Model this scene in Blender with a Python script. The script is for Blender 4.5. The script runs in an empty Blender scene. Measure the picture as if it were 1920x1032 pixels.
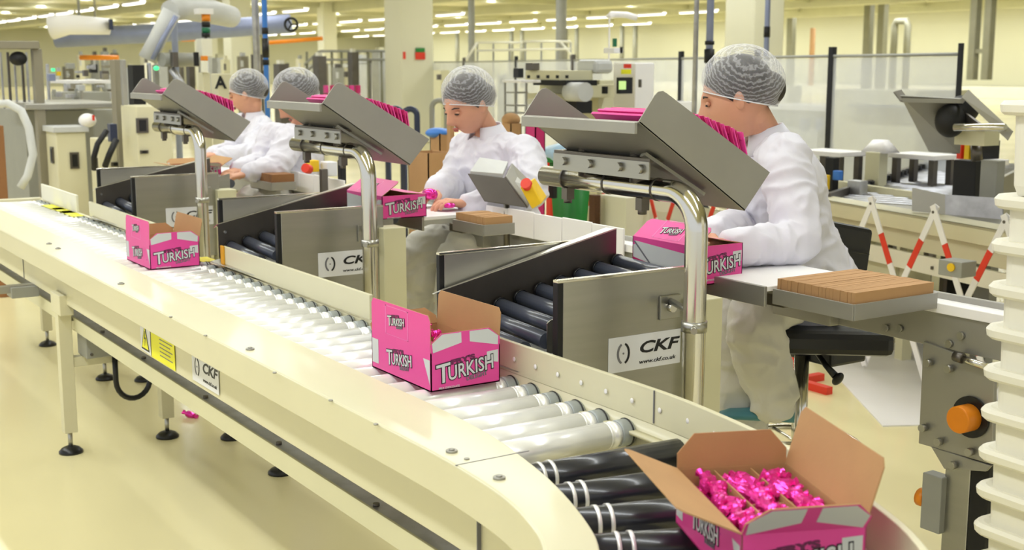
import bpy, bmesh, math, random
from mathutils import Vector as V, Matrix as M, noise as NZ, Euler
random.seed(7)
C = bpy.context.scene.collection
PI = math.pi
# ------------------------------------------------------------------ camera
FPX = 2360.0; HC = 1.5; PITCH = math.atan(391/FPX); PSI = math.radians(33)
Fv = V((-math.cos(PSI)*math.cos(PITCH), math.sin(PSI)*math.cos(PITCH), -math.sin(PITCH)))
Rv = V((math.sin(PSI), math.cos(PSI), 0))
Uv = Rv.cross(Fv).normalized()
cam = bpy.data.cameras.new('camera'); camo = bpy.data.objects.new('camera', cam); C.objects.link(camo)
camo.matrix_world = M(((Rv.x, Uv.x, -Fv.x, 0), (Rv.y, Uv.y, -Fv.y, 0), (Rv.z, Uv.z, -Fv.z, HC), (0, 0, 0, 1)))
cam.sensor_width = 36; cam.lens = FPX/1920*36; cam.clip_start = .05; cam.clip_end = 300
cam.dof.use_dof = True; cam.dof.focus_distance = 3.2; cam.dof.aperture_fstop = 6.3
bpy.context.scene.camera = camo
# ------------------------------------------------------------------ world, lights, exposure
sc = bpy.context.scene
sc.view_settings.view_transform = 'Standard'; sc.view_settings.look = 'None'
sc.view_settings.exposure = 0.15; sc.view_settings.gamma = 1.0
try: sc.view_settings.use_curve_mapping = False
except Exception: pass
sc.cycles.max_bounces = 7; sc.cycles.diffuse_bounces = 3; sc.cycles.glossy_bounces = 3
sc.cycles.transparent_max_bounces = 12; sc.cycles.use_denoising = True
sc.cycles.sample_clamp_indirect = 6
w = bpy.data.worlds.new('world'); sc.world = w; w.use_nodes = True
bg = w.node_tree.nodes['Background']; bg.inputs[0].default_value = (.93, .965, 1, 1); bg.inputs[1].default_value = .8
def area(name, x, y, z, sx, sy, power, col=(.93, .968, 1)):
    l = bpy.data.lights.new(name, 'AREA'); l.shape = 'RECTANGLE'; l.size = sx; l.size_y = sy
    l.energy = power; l.color = col
    o = bpy.data.objects.new(name, l); C.objects.link(o); o.location = (x, y, z)
    return o
for yy, x0, x1, pw in ((-.9, -12, 3, 300), (2.9, -18, 1, 430), (6.9, -30, -2, 620), (10.9, -80, -10, 1100), (14.6, -100, -8, 1900), (22.3, -100, -15, 1900),
                       (30, -100, -20, 1600), (37.7, -100, -25, 1700), (45.4, -100, -25, 2300), (50.5, -100, -25, 1500)):
    area('lamp_and_fill_row', (x0+x1)/2, yy, 4.38, x1-x0, .35, pw)  # lamp rows, plus extra rows among them added to brighten scene and wall
# ------------------------------------------------------------------ pixel helpers: a point of the photo at a real depth or height
def ray(px, py): return Fv + Rv*((px-960)/FPX) + Uv*((516-py)/FPX)
def PD(px, py, d): r = ray(px, py); return V((0, 0, HC)) + r*d
def PZ(px, py, z): r = ray(px, py); return V((0, 0, HC)) + r*((z-HC)/r.z)
def PY(px, py, y): r = ray(px, py); return V((0, 0, HC)) + r*(y/r.y)
def PX(px, py, x): r = ray(px, py); return V((0, 0, HC)) + r*(x/r.x)
# ------------------------------------------------------------------ materials
def lin(c):
    if isinstance(c, str): c = [int(c[i:i+2], 16)/255 for i in (0, 2, 4)]
    return tuple((x/12.92 if x <= .04045 else ((x+.055)/1.055)**2.4) for x in c)
MT = {}
def mat(name, col, rough=.5, metal=0, var=.06, scale=8, bump=0, bscale=60, emit=0, stretch=None, coat=0, sheen=0, rvar=0):
    m = bpy.data.materials.new(name); m.use_nodes = True; nt = m.node_tree; N = nt.nodes; L = nt.links
    b = N['Principled BSDF']; c = lin(col)
    b.inputs['Roughness'].default_value = rough; b.inputs['Metallic'].default_value = metal
    if coat: b.inputs['Coat Weight'].default_value = coat; b.inputs['Coat Roughness'].default_value = .12
    tc = N.new('ShaderNodeTexCoord'); src = tc.outputs['Object']
    if stretch:
        mp = N.new('ShaderNodeMapping'); mp.inputs['Scale'].default_value = stretch; L.new(src, mp.inputs[0]); src = mp.outputs[0]
    n = N.new('ShaderNodeTexNoise'); n.inputs['Scale'].default_value = scale; n.inputs['Detail'].default_value = 4; L.new(src, n.inputs['Vector'])
    cr = N.new('ShaderNodeValToRGB'); cr.color_ramp.elements[0].position = .3; cr.color_ramp.elements[1].position = .7
    cr.color_ramp.elements[0].color = tuple(x*(1-var) for x in c)+(1,); cr.color_ramp.elements[1].color = tuple(min(1, x*(1+var)) for x in c)+(1,)
    L.new(n.outputs['Fac'], cr.inputs[0]); L.new(cr.outputs[0], b.inputs['Base Color'])
    if rvar:
        mr = N.new('ShaderNodeMapRange'); mr.inputs[3].default_value = max(.02, rough-rvar); mr.inputs[4].default_value = rough+rvar
        L.new(n.outputs['Fac'], mr.inputs[0]); L.new(mr.outputs[0], b.inputs['Roughness'])
    if bump:
        n2 = N.new('ShaderNodeTexNoise'); n2.inputs['Scale'].default_value = bscale; n2.inputs['Detail'].default_value = 3; L.new(src, n2.inputs['Vector'])
        bp = N.new('ShaderNodeBump'); bp.inputs['Strength'].default_value = bump; bp.inputs['Distance'].default_value = .002
        L.new(n2.outputs['Fac'], bp.inputs['Height']); L.new(bp.outputs[0], b.inputs['Normal'])
    if emit:
        b.inputs['Emission Color'].default_value = c+(1,); b.inputs['Emission Strength'].default_value = emit
    MT[name] = m; return m
mat('cream', 'dbd5b4', .42, 0, .02, 3, .05, 40, coat=.15)
mat('cream_dull', 'd8d3b0', .5, 0, .04, 2)
mat('cream_white', 'f1eedb', .45, 0, .03, 3)
mat('steel', 'b0afa9', .34, 1, .05, 3, .04, 90, stretch=(1, 1, 14), rvar=.06)
mat('steel_bright', 'cfcdc6', .28, 1, .05, 3, .03, 90, rvar=.05)
mat('steel_matt', 'a9a7a0', .46, .75, .05, 5, .04, 80)
mat('steel_dark', '6f6a64', .4, .9, .1, 6, .04, 80)
mat('galvanised', 'b9bac0', .38, .8, .22, 12, .05, 60, rvar=.1)
mat('chrome', 'ffffff', .26, .3, .02, 4)  # near-white, barely metallic: ceiling lamps mirrored in the rollers put into the colour
mat('chrome_tube', 'dcd9d0', .16, 1, .02, 4)
mat('grey_cap', 'a7adae', .4, .1, .05, 10)
mat('taupe_paint', '8b8573', .5, 0, .05, 4)
mat('grey_paint', '9a9a92', .5, 0, .05, 6)
mat('light_grey', 'c9cac8', .5, 0, .05, 6)
mat('black_roller', '23252f', .3, 0, .15, 5, coat=.4)
mat('slate_roller', '4a4f5d', .32, .1, .12, 5, coat=.3)
mat('rubber', '0d0d0f', .6, 0, .1, 20, .1)
mat('black_plastic', '101114', .35, 0, .1, 20)
mat('black_leather', '131316', .38, 0, .15, 25, .25, 45)
mat('pink', 'ec4aa0', .42, 0, .015, 4)
mat('magenta', 'c8286f', .45, 0, .03, 6)
mat('pink_light', 'f277bd', .42, 0, .02, 4)
mat('kraft', 'bb9163', .8, 0, .05, 8, .12, 120)
mat('kraft_dark', '93663f', .8, 0, .1, 60, .2, 120, stretch=(1, 14, 1))
mat('card_white', 'd6d9d8', .6, 0, .02, 8)
mat('white_plastic', 'f4f1ef', .4, 0, .02, 4)
mat('crate_plastic', 'f1eddc', .45, 0, .03, 3)
mat('belt_white', 'fbfafa', .45, 0, .01, 5)
mat('coat', 'e0dee8', .8, 0, .015, 6, .12, 350)
mat('trousers', 'dad7ce', .85, 0, .04, 9, .2, 250)
mat('skin', 'dba183', .5, 0, .05, 14, .05, 200)
mat('skin_flush', 'c9744f', .5, 0, .08, 14)
mat('lips', 'b45f58', .45, 0, .05, 20)
mat('hair', '241c1c', .45, 0, .4, 30, .5, 60, stretch=(1, 6, 1))
mat('eye_dark', '1d130f', .3)
mat('eye_white', 'e6dfd6', .3)
mat('clog', '47848f', .45, 0, .05, 8)
mat('yellow', 'f0c41e', .45)
mat('sign_yellow', 'f2ee27', .5)
mat('tab_yellow', 'dfa21f', .5)
mat('orange', 'ee8c14', .4)
mat('red', 'e23a22', .45)
mat('green', '167a2c', .5, 0, .08, 4)
mat('green_lamp', '0b6b45', .3)
mat('green_glow', '3fd68a', .3, emit=1.2)
mat('blue', '3f7fd6', .45)
mat('blue_grey', '8f97b4', .45, .3)
mat('navy', '353c55', .35, .3)
mat('blue_bag', 'a9cbe6', .35, 0, .2, 9)
mat('ink', '15151a', .5); mat('ink_grey', '77767d', .5); mat('plum', '6b1f4f', .5)
mat('paper', 'e6e6ea', .5)
mat('lamp_glow', 'fffdf4', .5, emit=2.4)
mat('screen_green', 'b8d98a', .4, emit=.6)
mat('brown_wood', '5b3a22', .7, 0, .2, 40, stretch=(1, 1, 8))
def floor_mat():
    m = mat('floor_epoxy', 'f4e9b6', .24, 0, .035, .8, .06, 6, coat=.2, rvar=.07); return m
floor_mat()
mat('wall_paint', 'cfccae', .7, 0, .02, .4)
mat('ceiling_paint', 'd4d0b4', .75, 0, .06, .6)
mat('beam_paint', 'c9c7a6', .7, 0, .05, 1)
mat('column_paint', 'dfdcc4', .6, 0, .03, .6)
mat('duct', '8c8a76', .55, .2, .06, 3)
def foil_mat():
    m = mat('foil', 'ff3aa8', .2, .6, .3, 60, .5, 90); return m
foil_mat()
def clear_mat(name, col, alpha, rough=.35, streak=None, white=(.9, .9, .92)):
    m = bpy.data.materials.new(name); m.use_nodes = True; nt = m.node_tree; N = nt.nodes; L = nt.links
    b = N['Principled BSDF']; b.inputs['Base Color'].default_value = lin(col)+(1,); b.inputs['Roughness'].default_value = rough
    tr = N.new('ShaderNodeBsdfTransparent'); mx = N.new('ShaderNodeMixShader')
    L.new(tr.outputs[0], mx.inputs[1]); L.new(b.outputs[0], mx.inputs[2]); L.new(mx.outputs[0], N['Material Output'].inputs[0])
    tc = N.new('ShaderNodeTexCoord')
    if streak:
        mp = N.new('ShaderNodeMapping'); mp.inputs['Rotation'].default_value = streak[0]; mp.inputs['Scale'].default_value = streak[1]
        L.new(tc.outputs['Object'], mp.inputs[0])
        wv = N.new('ShaderNodeTexWave'); wv.inputs['Scale'].default_value = streak[2]; wv.inputs['Distortion'].default_value = streak[3]; wv.inputs['Detail'].default_value = 2
        wv.inputs['Detail Scale'].default_value = 2.5
        L.new(mp.outputs[0], wv.inputs[0])
        fr = N.new('ShaderNodeLayerWeight'); fr.inputs['Blend'].default_value = .35
        mr = N.new('ShaderNodeMapRange'); mr.inputs[1].default_value = .35; mr.inputs[2].default_value = 1; mr.inputs[3].default_value = alpha; mr.inputs[4].default_value = alpha+.22
        L.new(wv.outputs['Fac'], mr.inputs[0])
        ad = N.new('ShaderNodeMath'); ad.operation = 'ADD'; ad.use_clamp = True
        mu = N.new('ShaderNodeMath'); mu.operation = 'MULTIPLY'; mu.inputs[1].default_value = .42
        L.new(fr.outputs['Facing'], mu.inputs[0]); L.new(mr.outputs[0], ad.inputs[0]); L.new(mu.outputs[0], ad.inputs[1]); L.new(ad.outputs[0], mx.inputs[0])
    else:
        n = N.new('ShaderNodeTexNoise'); n.inputs['Scale'].default_value = 1.2; L.new(tc.outputs['Object'], n.inputs[0])
        mr = N.new('ShaderNodeMapRange'); mr.inputs[1].default_value = .3; mr.inputs[2].default_value = .7; mr.inputs[3].default_value = alpha-.08; mr.inputs[4].default_value = alpha+.08
        L.new(n.outputs['Fac'], mr.inputs[0]); L.new(mr.outputs[0], mx.inputs[0])
    MT[name] = m; return m
clear_mat('acrylic', 'eef0f2', .45, .3)
clear_mat('hairnet', 'f4f4f8', .09, .45, ((.6, .35, .8), (1, 1, 1), 34, 4.5))
# ------------------------------------------------------------------ mesh builder
class B:
    def __init__(s): s.bm = bmesh.new(); s.mats = []
    def _mi(s, m):
        if m is None: return 0
        if m not in s.mats: s.mats.append(m)
        return s.mats.index(m)
    def box(s, x0, x1, y0, y1, z0, z1, T=None, m=None):
        mi = s._mi(m)
        vs = [s.bm.verts.new((T @ V((x, y, z))) if T else (x, y, z)) for x, y, z in
              ((x0, y0, z0), (x1, y0, z0), (x1, y1, z0), (x0, y1, z0), (x0, y0, z1), (x1, y0, z1), (x1, y1, z1), (x0, y1, z1))]
        for f in ((3, 2, 1, 0), (4, 5, 6, 7), (0, 1, 5, 4), (1, 2, 6, 5), (2, 3, 7, 6), (3, 0, 4, 7)):
            s.bm.faces.new([vs[i] for i in f]).material_index = mi
        return s
    def slab(s, pts, t, mo=None, mi_=None):
        """flat polygon, counter-clockwise seen from its outer side, thickened inwards"""
        pts = [V(p) for p in pts]; n = V((0, 0, 0))
        for i in range(len(pts)): n += (pts[i]-pts[0]).cross(pts[(i+1) % len(pts)]-pts[0])
        n.normalize(); a = s._mi(mo); b = s._mi(mi_ if mi_ else mo)
        o = [s.bm.verts.new(p) for p in pts]; q = [s.bm.verts.new(p-n*t) for p in pts]
        s.bm.faces.new(o).material_index = a; s.bm.faces.new(q[::-1]).material_index = b
        for i in range(len(pts)):
            j = (i+1) % len(pts); s.bm.faces.new((o[i], q[i], q[j], o[j])).material_index = b
        return s
    def loft(s, rings, m=None, caps=True):
        mi = s._mi(m); rr = [[s.bm.verts.new(p) for p in r] for r in rings]; n = len(rr[0])
        for a, b in zip(rr, rr[1:]):
            for i in range(n):
                f = s.bm.faces.new((a[i], a[(i+1) % n], b[(i+1) % n], b[i])); f.material_index = mi; f.smooth = True
        if caps:
            s.bm.faces.new(rr[0][::-1]).material_index = mi; s.bm.faces.new(rr[-1]).material_index = mi
        return s
    def tube(s, pts, r, n=12, m=None, caps=True):
        pts = [V(p) for p in pts]; R = r if isinstance(r, (list, tuple)) else [r]*len(pts)
        t0 = (pts[1]-pts[0]).normalized(); up = V((0, 0, 1)) if abs(t0.z) < .9 else V((1, 0, 0))
        u = t0.cross(up).normalized(); rings = []
        for i, p in enumerate(pts):
            t = (pts[min(i+1, len(pts)-1)]-pts[max(i-1, 0)]).normalized()
            u = (u-t*u.dot(t)).normalized(); v = t.cross(u)
            rings.append([p+(u*math.cos(a)+v*math.sin(a))*R[i] for a in (2*PI*k/n for k in range(n))])
        return s.loft(rings, m, caps)
    def cyl(s, a, b, r, n=16, m=None): return s.tube([a, b], r, n, m)
    def ell(s, c, rx, ry, rz, T=None, m=None, u=24, v=16):
        mi = s._mi(m); mm = M.Translation(V(c)) @ (T if T else M()) @ M.Diagonal((rx, ry, rz, 1))
        g = bmesh.ops.create_uvsphere(s.bm, u_segments=u, v_segments=v, radius=1, matrix=mm)
        for vv in g['verts']:
            for f in vv.link_faces: f.material_index = mi; f.smooth = True
        return s
    def prism(s, poly, T, h, m=None):
        """2D polygon in the xy plane of T, extruded by h along its z"""
        return s.slab([T @ V((x, y, h)) for x, y in poly], h, m)
    def mesh(s, name, m):
        me = bpy.data.meshes.new(name); bmesh.ops.recalc_face_normals(s.bm, faces=s.bm.faces[:]); s.bm.to_mesh(me); s.bm.free()
        for k in (s.mats or [m]): me.materials.append(MT[k])
        return me
    def build(s, name, m, parent=None, bevel=0, smooth=None):
        if s.mats and m and None: pass
        me = s.mesh(name, m); o = bpy.data.objects.new(name, me); C.objects.link(o)
        if bevel:
            b = o.modifiers.new('bevel', 'BEVEL'); b.width = bevel; b.segments = 2; b.limit_method = 'ANGLE'; b.angle_limit = .7
        if smooth: 
            for p in me.polygons: p.use_smooth = True
        if parent:
            o.parent = parent; o.matrix_parent_inverse = M()
            # vertices are given in the parent's own frame
        return o
# material slots: if only m is passed to build and the primitives carry no material, slot 0 is m
def thing(name, label, cat, loc=(0, 0, 0), rz=0, group=None):
    o = bpy.data.objects.new(name, None); C.objects.link(o); o.location = loc; o.rotation_euler = (0, 0, rz); o.empty_display_size = .1
    o['label'] = label; o['category'] = cat
    if group: o['group'] = group
    return o
def tag(o, label, cat, group=None, kind=None):
    o['label'] = label; o['category'] = cat
    if group: o['group'] = group
    if kind: o['kind'] = kind
    return o
def struct(o): o['kind'] = 'structure'; return o
def clone(root, loc=None, rz=None, label=None, mw=None):
    kids = [(c, list(c.children)) for c in root.children]
    r = root.copy(); C.objects.link(r)
    if loc is not None: r.location = loc
    if rz is not None: r.rotation_euler = (0, 0, rz)
    if mw is not None: r.matrix_world = mw
    if label: r['label'] = label
    for c, g in kids:
        d = c.copy(); C.objects.link(d); d.parent = r
        for e in g:
            k = e.copy(); C.objects.link(k); k.parent = d
    return r
def frame(o, ex, ey):
    ex = V(ex).normalized(); ey = V(ey).normalized(); ez = ex.cross(ey)
    return M(((ex.x, ey.x, ez.x, o[0]), (ex.y, ey.y, ez.y, o[1]), (ex.z, ey.z, ez.z, o[2]), (0, 0, 0, 1)))
def text(body, size, m, parent, T, name='lettering', ext=.0004, off=0, shear=0, align='CENTER', sx=1, sp=1):
    cu = bpy.data.curves.new(name, 'FONT'); cu.body = body; cu.size = size; cu.extrude = ext; cu.offset = off; cu.shear = shear
    cu.align_x = align; cu.align_y = 'CENTER'; cu.space_character = sp; cu.resolution_u = 3
    t = bpy.data.objects.new('t', cu); C.objects.link(t); bpy.context.view_layer.update()
    me = bpy.data.meshes.new_from_object(t.evaluated_get(bpy.context.evaluated_depsgraph_get())); bpy.data.objects.remove(t)
    me.transform(T @ M.Diagonal((sx, 1, 1, 1))); me.name = name; me.materials.clear(); me.materials.append(MT[m])
    o = bpy.data.objects.new(name, me); C.objects.link(o); o.parent = parent
    return o
def arc(c, r, a0, a1, n=8):
    return [(c[0]+r*math.cos(a0+(a1-a0)*i/n), c[1]+r*math.sin(a0+(a1-a0)*i/n)) for i in range(n+1)]
def bolts(b, pts, nrm, r=.007, h=.004):
    nrm = V(nrm)
    for p in pts: b.cyl(V(p), V(p)+nrm*h, r, 8)
def ckf_sticker(parent, T, w, h, nm='maker_sticker'):
    """white maker's plate: ring mark, three bold letters and a web address; T at its lower left corner"""
    s = B().prism([(0, 0), (w, 0), (w, h), (0, h)], T, .0008).build(nm, 'paper', parent)
    up = M.Translation((0, 0, .0012))
    def crescent(cx, a0, a1, t, mt):
        o = arc((0, 0), .27*h, a0, a1, 10); i = arc((t*h*.2, 0), .235*h, a0+.1, a1-.1, 10)[::-1]
        pts = [(cx+x*.85, .52*h+y*1.15) for x, y in o+i]
        B().prism(pts, T @ up, .0005).build('ring_mark', mt, parent)
    crescent(.2*w, PI*.62, PI*1.38, .25, 'ink_grey'); crescent(.2*w, -PI*.4, PI*.4, -.25, 'ink')
    B().cyl(T @ V((.2*w, .52*h, .001)), T @ V((.2*w, .52*h, .0018)), .03*h, 8).build('ring_dot', 'ink_grey', parent)
    text('CKF', .46*h, 'ink', parent, T @ M.Translation((.67*w, .6*h, .0012)), off=.012*h, shear=.25, sx=w/h/1.95*1.25)
    text('www.ckf.co.uk', .16*h, 'ink', parent, T @ M.Translation((.67*w, .2*h, .0012)), off=.002*h, shear=.2, sx=w/h/1.95*1.05)
    return s
ORD = ['first', 'second', 'third', 'fourth', 'fifth', 'sixth', 'seventh', 'eighth', 'ninth', 'tenth', 'eleventh', 'twelfth', 'thirteenth', 'fourteenth', 'fifteenth', 'sixteenth', 'seventeenth', 'eighteenth', 'nineteenth', 'twentieth', 'twenty-first', 'twenty-second', 'twenty-third', 'twenty-fourth']
# ================================================================== SETTING
CEIL = 4.5
struct(B().box(-150, 30, -12, 60, -.1, 0).build('floor', 'floor_epoxy'))
struct(B().box(-150, 12, -5, 60, CEIL, CEIL+.2).build('ceiling', 'ceiling_paint'))
struct(B().box(-150, 30, 53.2, 53.6, 0, CEIL).build('wall_back', 'wall_paint'))
struct(B().box(-104.3, -104, -12, 53.2, 0, CEIL).build('wall_left', 'wall_paint'))
for k, y in enumerate((3.2, 10.9, 18.5, 26.2, 33.9, 41.6, 49.3)):
    struct(B().box(-150, 12, y-.3, y+.3, CEIL-.45, CEIL).build('trim_%d' % (k+1), 'beam_paint'))
for k, x in enumerate(range(-120, -8, 8)):
    struct(B().box(x-.15, x+.15, -5, 53.1, CEIL-.22, CEIL).build('trim_%d' % (k+10), 'beam_paint'))
struct(B().box(-150, 30, 51.8, 53.15, 0, .55).build('trim_40', 'cream_white', bevel=.02))
# columns
def column(px, w, d, k, n=None):
    c = PD(px, 125, d); o = B().box(c.x-w/2, c.x+w/2, c.y-w/2, c.y+w/2, 0, CEIL).build('trim_%d' % k, 'column_paint', bevel=.03); struct(o); return o
column(767, .72, 25, 50); column(1412, .72, 22, 51); column(615, .7, 60, 52); column(388, .7, 50, 53)
column(447, .8, 46, 54)
# ceiling lamps in rows
lampme = B().box(-1.15, 1.15, -.09, .09, -.05, 0).mesh('lamp', 'lamp_glow')
houseme = B().box(-1.2, 1.2, -.12, .12, 0, .07).mesh('housing', 'white_plastic')
nl = 0
for ri, (yy, x0, x1) in enumerate(((14.6, -84, -46), (22.3, -90, -48), (30, -90, -48), (37.7, -92, -42), (45.4, -92, -56))):
    x = x0; rl = ['first', 'second', 'third', 'fourth', 'fifth'][ri]
    while x < x1:
        if nl < 150:
            L_ = thing('ceiling_lamp', 'long white strip lamp in the %s lamp row under the ceiling, counted from the left' % rl, 'lamp', (x, yy, CEIL-.62), 0, 'strip lamps of the %s ceiling row' % rl)
            for nm, me in (('tube', lampme), ('housing', houseme)):
                o = bpy.data.objects.new(nm, me); C.objects.link(o); o.parent = L_
            nl += 1
        x += 3.5
# ducts and pipes on back wall (vertical pairs)
def wall_pipe(px, top=CEIL-.7, r=.13, dark='duct'):
    p = PY(px, 125, 52.6); return p
pl = [(878, 'left'), (905, ''), (980, ''), (1000, ''), (1082, ''), (1103, ''), (1188, 'x'), (1213, 'x')]
t = thing('pipe_run', 'row of thin brown vertical pipes on the cream back wall behind the machine', 'pipes')
for px, _ in pl:
    p = PY(px, 125, 52.6); B().cyl((p.x, 51.6, 0), (p.x, 51.6, CEIL-.3), .15, 10).build('pipe', 'duct', t)
t = thing('wall_duct', 'pair of grey vertical ducts joined by a rung on the back wall at far right', 'duct')
for px in (1826, 1853):
    p = PY(px, 60, 40); q = PY(px-3, 150, 40); B().box(p.x-.14, p.x+.14, 39.9, 40.2, q.z, CEIL).build('duct', 'duct', t)
a, b_ = PY(1826, 96, 40), PY(1853, 96, 40); B().box(a.x, b_.x, 39.95, 40.1, a.z-.08, a.z+.08).build('rung', 'duct', t)
t = thing('wall_duct', 'pair of grey vertical ducts left of the inverted U pipe on the back wall', 'duct')
for px in (1624, 1650):
    p = PY(px, 60, 44); B().box(p.x-.17, p.x+.17, 44, 44.3, .3, CEIL).build('duct', 'duct', t)
t = thing('pipe_loop', 'grey inverted U shaped pipe standing against the cream back wall', 'pipe')
a, b_ = PY(1678, 40, 46), PY(1703, 40, 46)
B().tube([(a.x, 46, 0), (a.x, 46, a.z-.2), (a.x+.1, 46, a.z), (b_.x-.1, 46, a.z), (b_.x, 46, a.z-.2), (b_.x, 46, 0)], .16, 10).build('pipe', 'duct', t)
t = thing('wall_pipe', 'brown vertical pipe beside the white column at right, on back wall', 'pipe')
p = PY(1480, 60, 50); B().box(p.x-.2, p.x+.2, 50, 50.3, .5, CEIL).build('pipe', 'duct', t)
t = thing('wall_pipe', 'peach coloured thin pipe on the back wall right of the column', 'pipe')
p = PY(1524, 60, 50); B().cyl((p.x, 50, .5), (p.x, 50, CEIL-1), .14, 8).build('pipe', 'kraft', t)
# ================================================================== MAIN ROLLER CONVEYOR
ZR = .77                                     # top of the rollers
def smooth_line(ctrl, n=8):
    out = []
    for i in range(len(ctrl)-1):
        p0 = ctrl[max(i-1, 0)]; p1 = ctrl[i]; p2 = ctrl[i+1]; p3 = ctrl[min(i+2, len(ctrl)-1)]
        for k in range(n):
            t = k/n; out.append(tuple(.5*((2*p1[j])+(-p0[j]+p2[j])*t+(2*p0[j]-5*p1[j]+4*p2[j]-p3[j])*t*t+(-p0[j]+3*p1[j]-3*p2[j]+p3[j])*t**3) for j in range(2)))
    out.append(ctrl[-1]); return out
NI = [(-7.35, 1.257), (-3, 1.257)] + smooth_line([(-2.25, 1.257), (-2.0, 1.243), (-1.788, 1.206), (-1.636, 1.165), (-1.493, 1.112), (-1.402, 1.064), (-1.25, .955), (-1.1, .80), (-1.0, .64)], 4)
NO = [(-7.35, 1.095), (-3, 1.095)] + smooth_line([(-2.2, 1.095), (-1.95, 1.094), (-1.78, 1.085), (-1.66, 1.07), (-1.56, 1.045), (-1.46, 1.005), (-1.33, .915), (-1.22, .79), (-1.15, .62)], 4)
FI = smooth_line([(-2.62, 1.60), (-2.3, 1.60), (-1.93, 1.60), (-1.75, 1.585), (-1.559, 1.553), (-1.38, 1.50), (-1.216, 1.437), (-1.08, 1.365), (-.9, 1.22), (-.75, 1.05), (-.66, .9)], 4)
def strip(b, pa, pb, z0, z1, m=None):
    """solid band between two polylines of equal length"""
    n = len(pa)
    rings = [[V((pa[i][0], pa[i][1], z0)), V((pb[i][0], pb[i][1], z0)), V((pb[i][0], pb[i][1], z1)), V((pa[i][0], pa[i][1], z1))] for i in range(n)]
    b.loft(rings, m)
    return b
def offs(pl, d):
    out = []
    for i, p in enumerate(pl):
        a = V(pl[max(i-1, 0)]); c = V(pl[min(i+1, len(pl)-1)]); t = (c-a).normalized(); out.append((p[0]-t.y*d, p[1]+t.x*d))
    return out
conv = thing('roller_conveyor', 'long cream roller conveyor with chrome rollers curving to black rollers at the near end', 'conveyor')
o = strip(B(), NI, NO, .783, .80).build('rail_cover', 'cream', conv, .003)
for p in o.data.polygons: p.use_smooth = False
o = strip(B(), offs(NO, .004), offs(NO, -.003), .722, .7985).build('rail_lip', 'cream', conv, .002)
for p in o.data.polygons: p.use_smooth = False
SI = offs(NO, .05); SO = offs(NO, .06)
o = strip(B(), SO, SI, .603, .79).build('side_panel', 'cream', conv, .002)
for p in o.data.polygons: p.use_smooth = False
o = strip(B(), offs(NI, -.002), offs(NI, -.012), .66, .785).build('inner_wall', 'cream', conv)
# panel joints, bolts in the cover, dark holes
for x, y0, y1, z0, z1 in ((-1.86, 1.132, 1.16, .604, .72), (-1.86, 1.088, 1.245, .7995, .8006), (-5.6, 1.142, 1.16, .604, .72)):
    B().box(x-.0012, x+.0012, y0, y1, z0, z1).build('panel_joint', 'ink_grey', conv)
for px, py in ((92, 458), (109, 467), (227, 533), (469, 656), (847, 848), (936, 898)):
    p = PZ(px, py, .80); b = B().cyl((p.x, p.y, .7995), (p.x, p.y, .804), .011, 12); b.cyl((p.x, p.y, .803), (p.x, p.y, .8065), .006, 6); b.build('bolt', 'steel_matt', conv)
for px, py in ((385, 630), (620, 752), (705, 797), (515, 700), (320, 595), (875, 862)):
    p = PZ(px, py, .80); B().cyl((p.x, p.y, .7995), (p.x, p.y, .8025), .005, 8).build('rivet', 'steel_matt', conv)
for px, py in ((248, 572), (457, 684), (815, 880), (881, 956), (924, 982)):
    p = PY(px, py, 1.10 if py in (684, 880) else 1.148)
    B().ell(p, .006, .004, .009 if py > 900 else .005, u=10, v=6).build('screw_hole', 'black_plastic', conv)
# rollers
rb = B(); rb.cyl((0, 0, 0), (0, .305, 0), .0285, 22)
roller_me = rb.mesh('roller', 'chrome')
cb = B(); cb.tube([(0, .305, 0), (0, .31, 0), (0, .312, 0), (0, .318, 0), (0, .32, 0), (0, .328, 0), (0, .33, 0), (0, .336, 0)], [.0285, .0285, .0255, .0255, .0285, .0285, .0255, .0255], 22)
coll_me = cb.mesh('groove_collar', 'chrome')
cb = B(); cb.tube([(0, .336, 0), (0, .338, 0), (0, .366, 0), (0, .37, 0)], [.027, .0287, .0287, .026], 22); cap_me = cb.mesh('end_cap', 'grey_cap')
cb = B(); pts = [(0, .3605+.001, 0)]
ring = [[V((math.cos(a)*r, y, math.sin(a)*r)) for a in (2*PI*k/22 for k in range(22))] for r, y in ((.0288, .3595), (.0305, .3605), (.0305, .3625), (.0288, .3635))]
cb.loft(ring, None, False); ring_me = cb.mesh('drive_belt', 'black_plastic')
for r_ in (roller_me, coll_me, cap_me, ring_me):
    for p in r_.polygons: p.use_smooth = len(p.vertices) < 5
for k in range(60):
    x = -2.015-.0885*k
    r = bpy.data.objects.new('roller', roller_me); C.objects.link(r); r.parent = conv; r.location = (x, 1.262-.03, ZR-.0285)
    for nm, me in (('groove_collar', coll_me), ('end_cap', cap_me), ('drive_belt', ring_me)):
        c = bpy.data.objects.new(nm, me); C.objects.link(c); c.parent = r
# tapered black rollers of the curve
cen = V((-2.0, .10, 0)); 
for k in range(10):
    a = math.radians(6+6.1*k); d = V((math.sin(a), math.cos(a), 0))
    r0, r1 = 1.12, 1.50
    p0 = cen+d*r0; p1 = cen+d*r1; zc = ZR-.032
    b = B().tube([(p0.x, p0.y, zc), (p1.x, p1.y, zc-.002)], [.027, .034], 22)
    o = b.build('curve_roller', 'black_roller', conv)
    o['label'] = 'tapered black roller of the curve'
    for q in (r0+.062, r0+.085):
        g = cen+d*q; h = cen+d*(q+.007)
        B().tube([(g.x, g.y, zc), (h.x, h.y, zc)], [.0285+.007*(q-r0)/.38*1.2]*2, 22).build('groove_ring', 'chrome', o)
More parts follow.
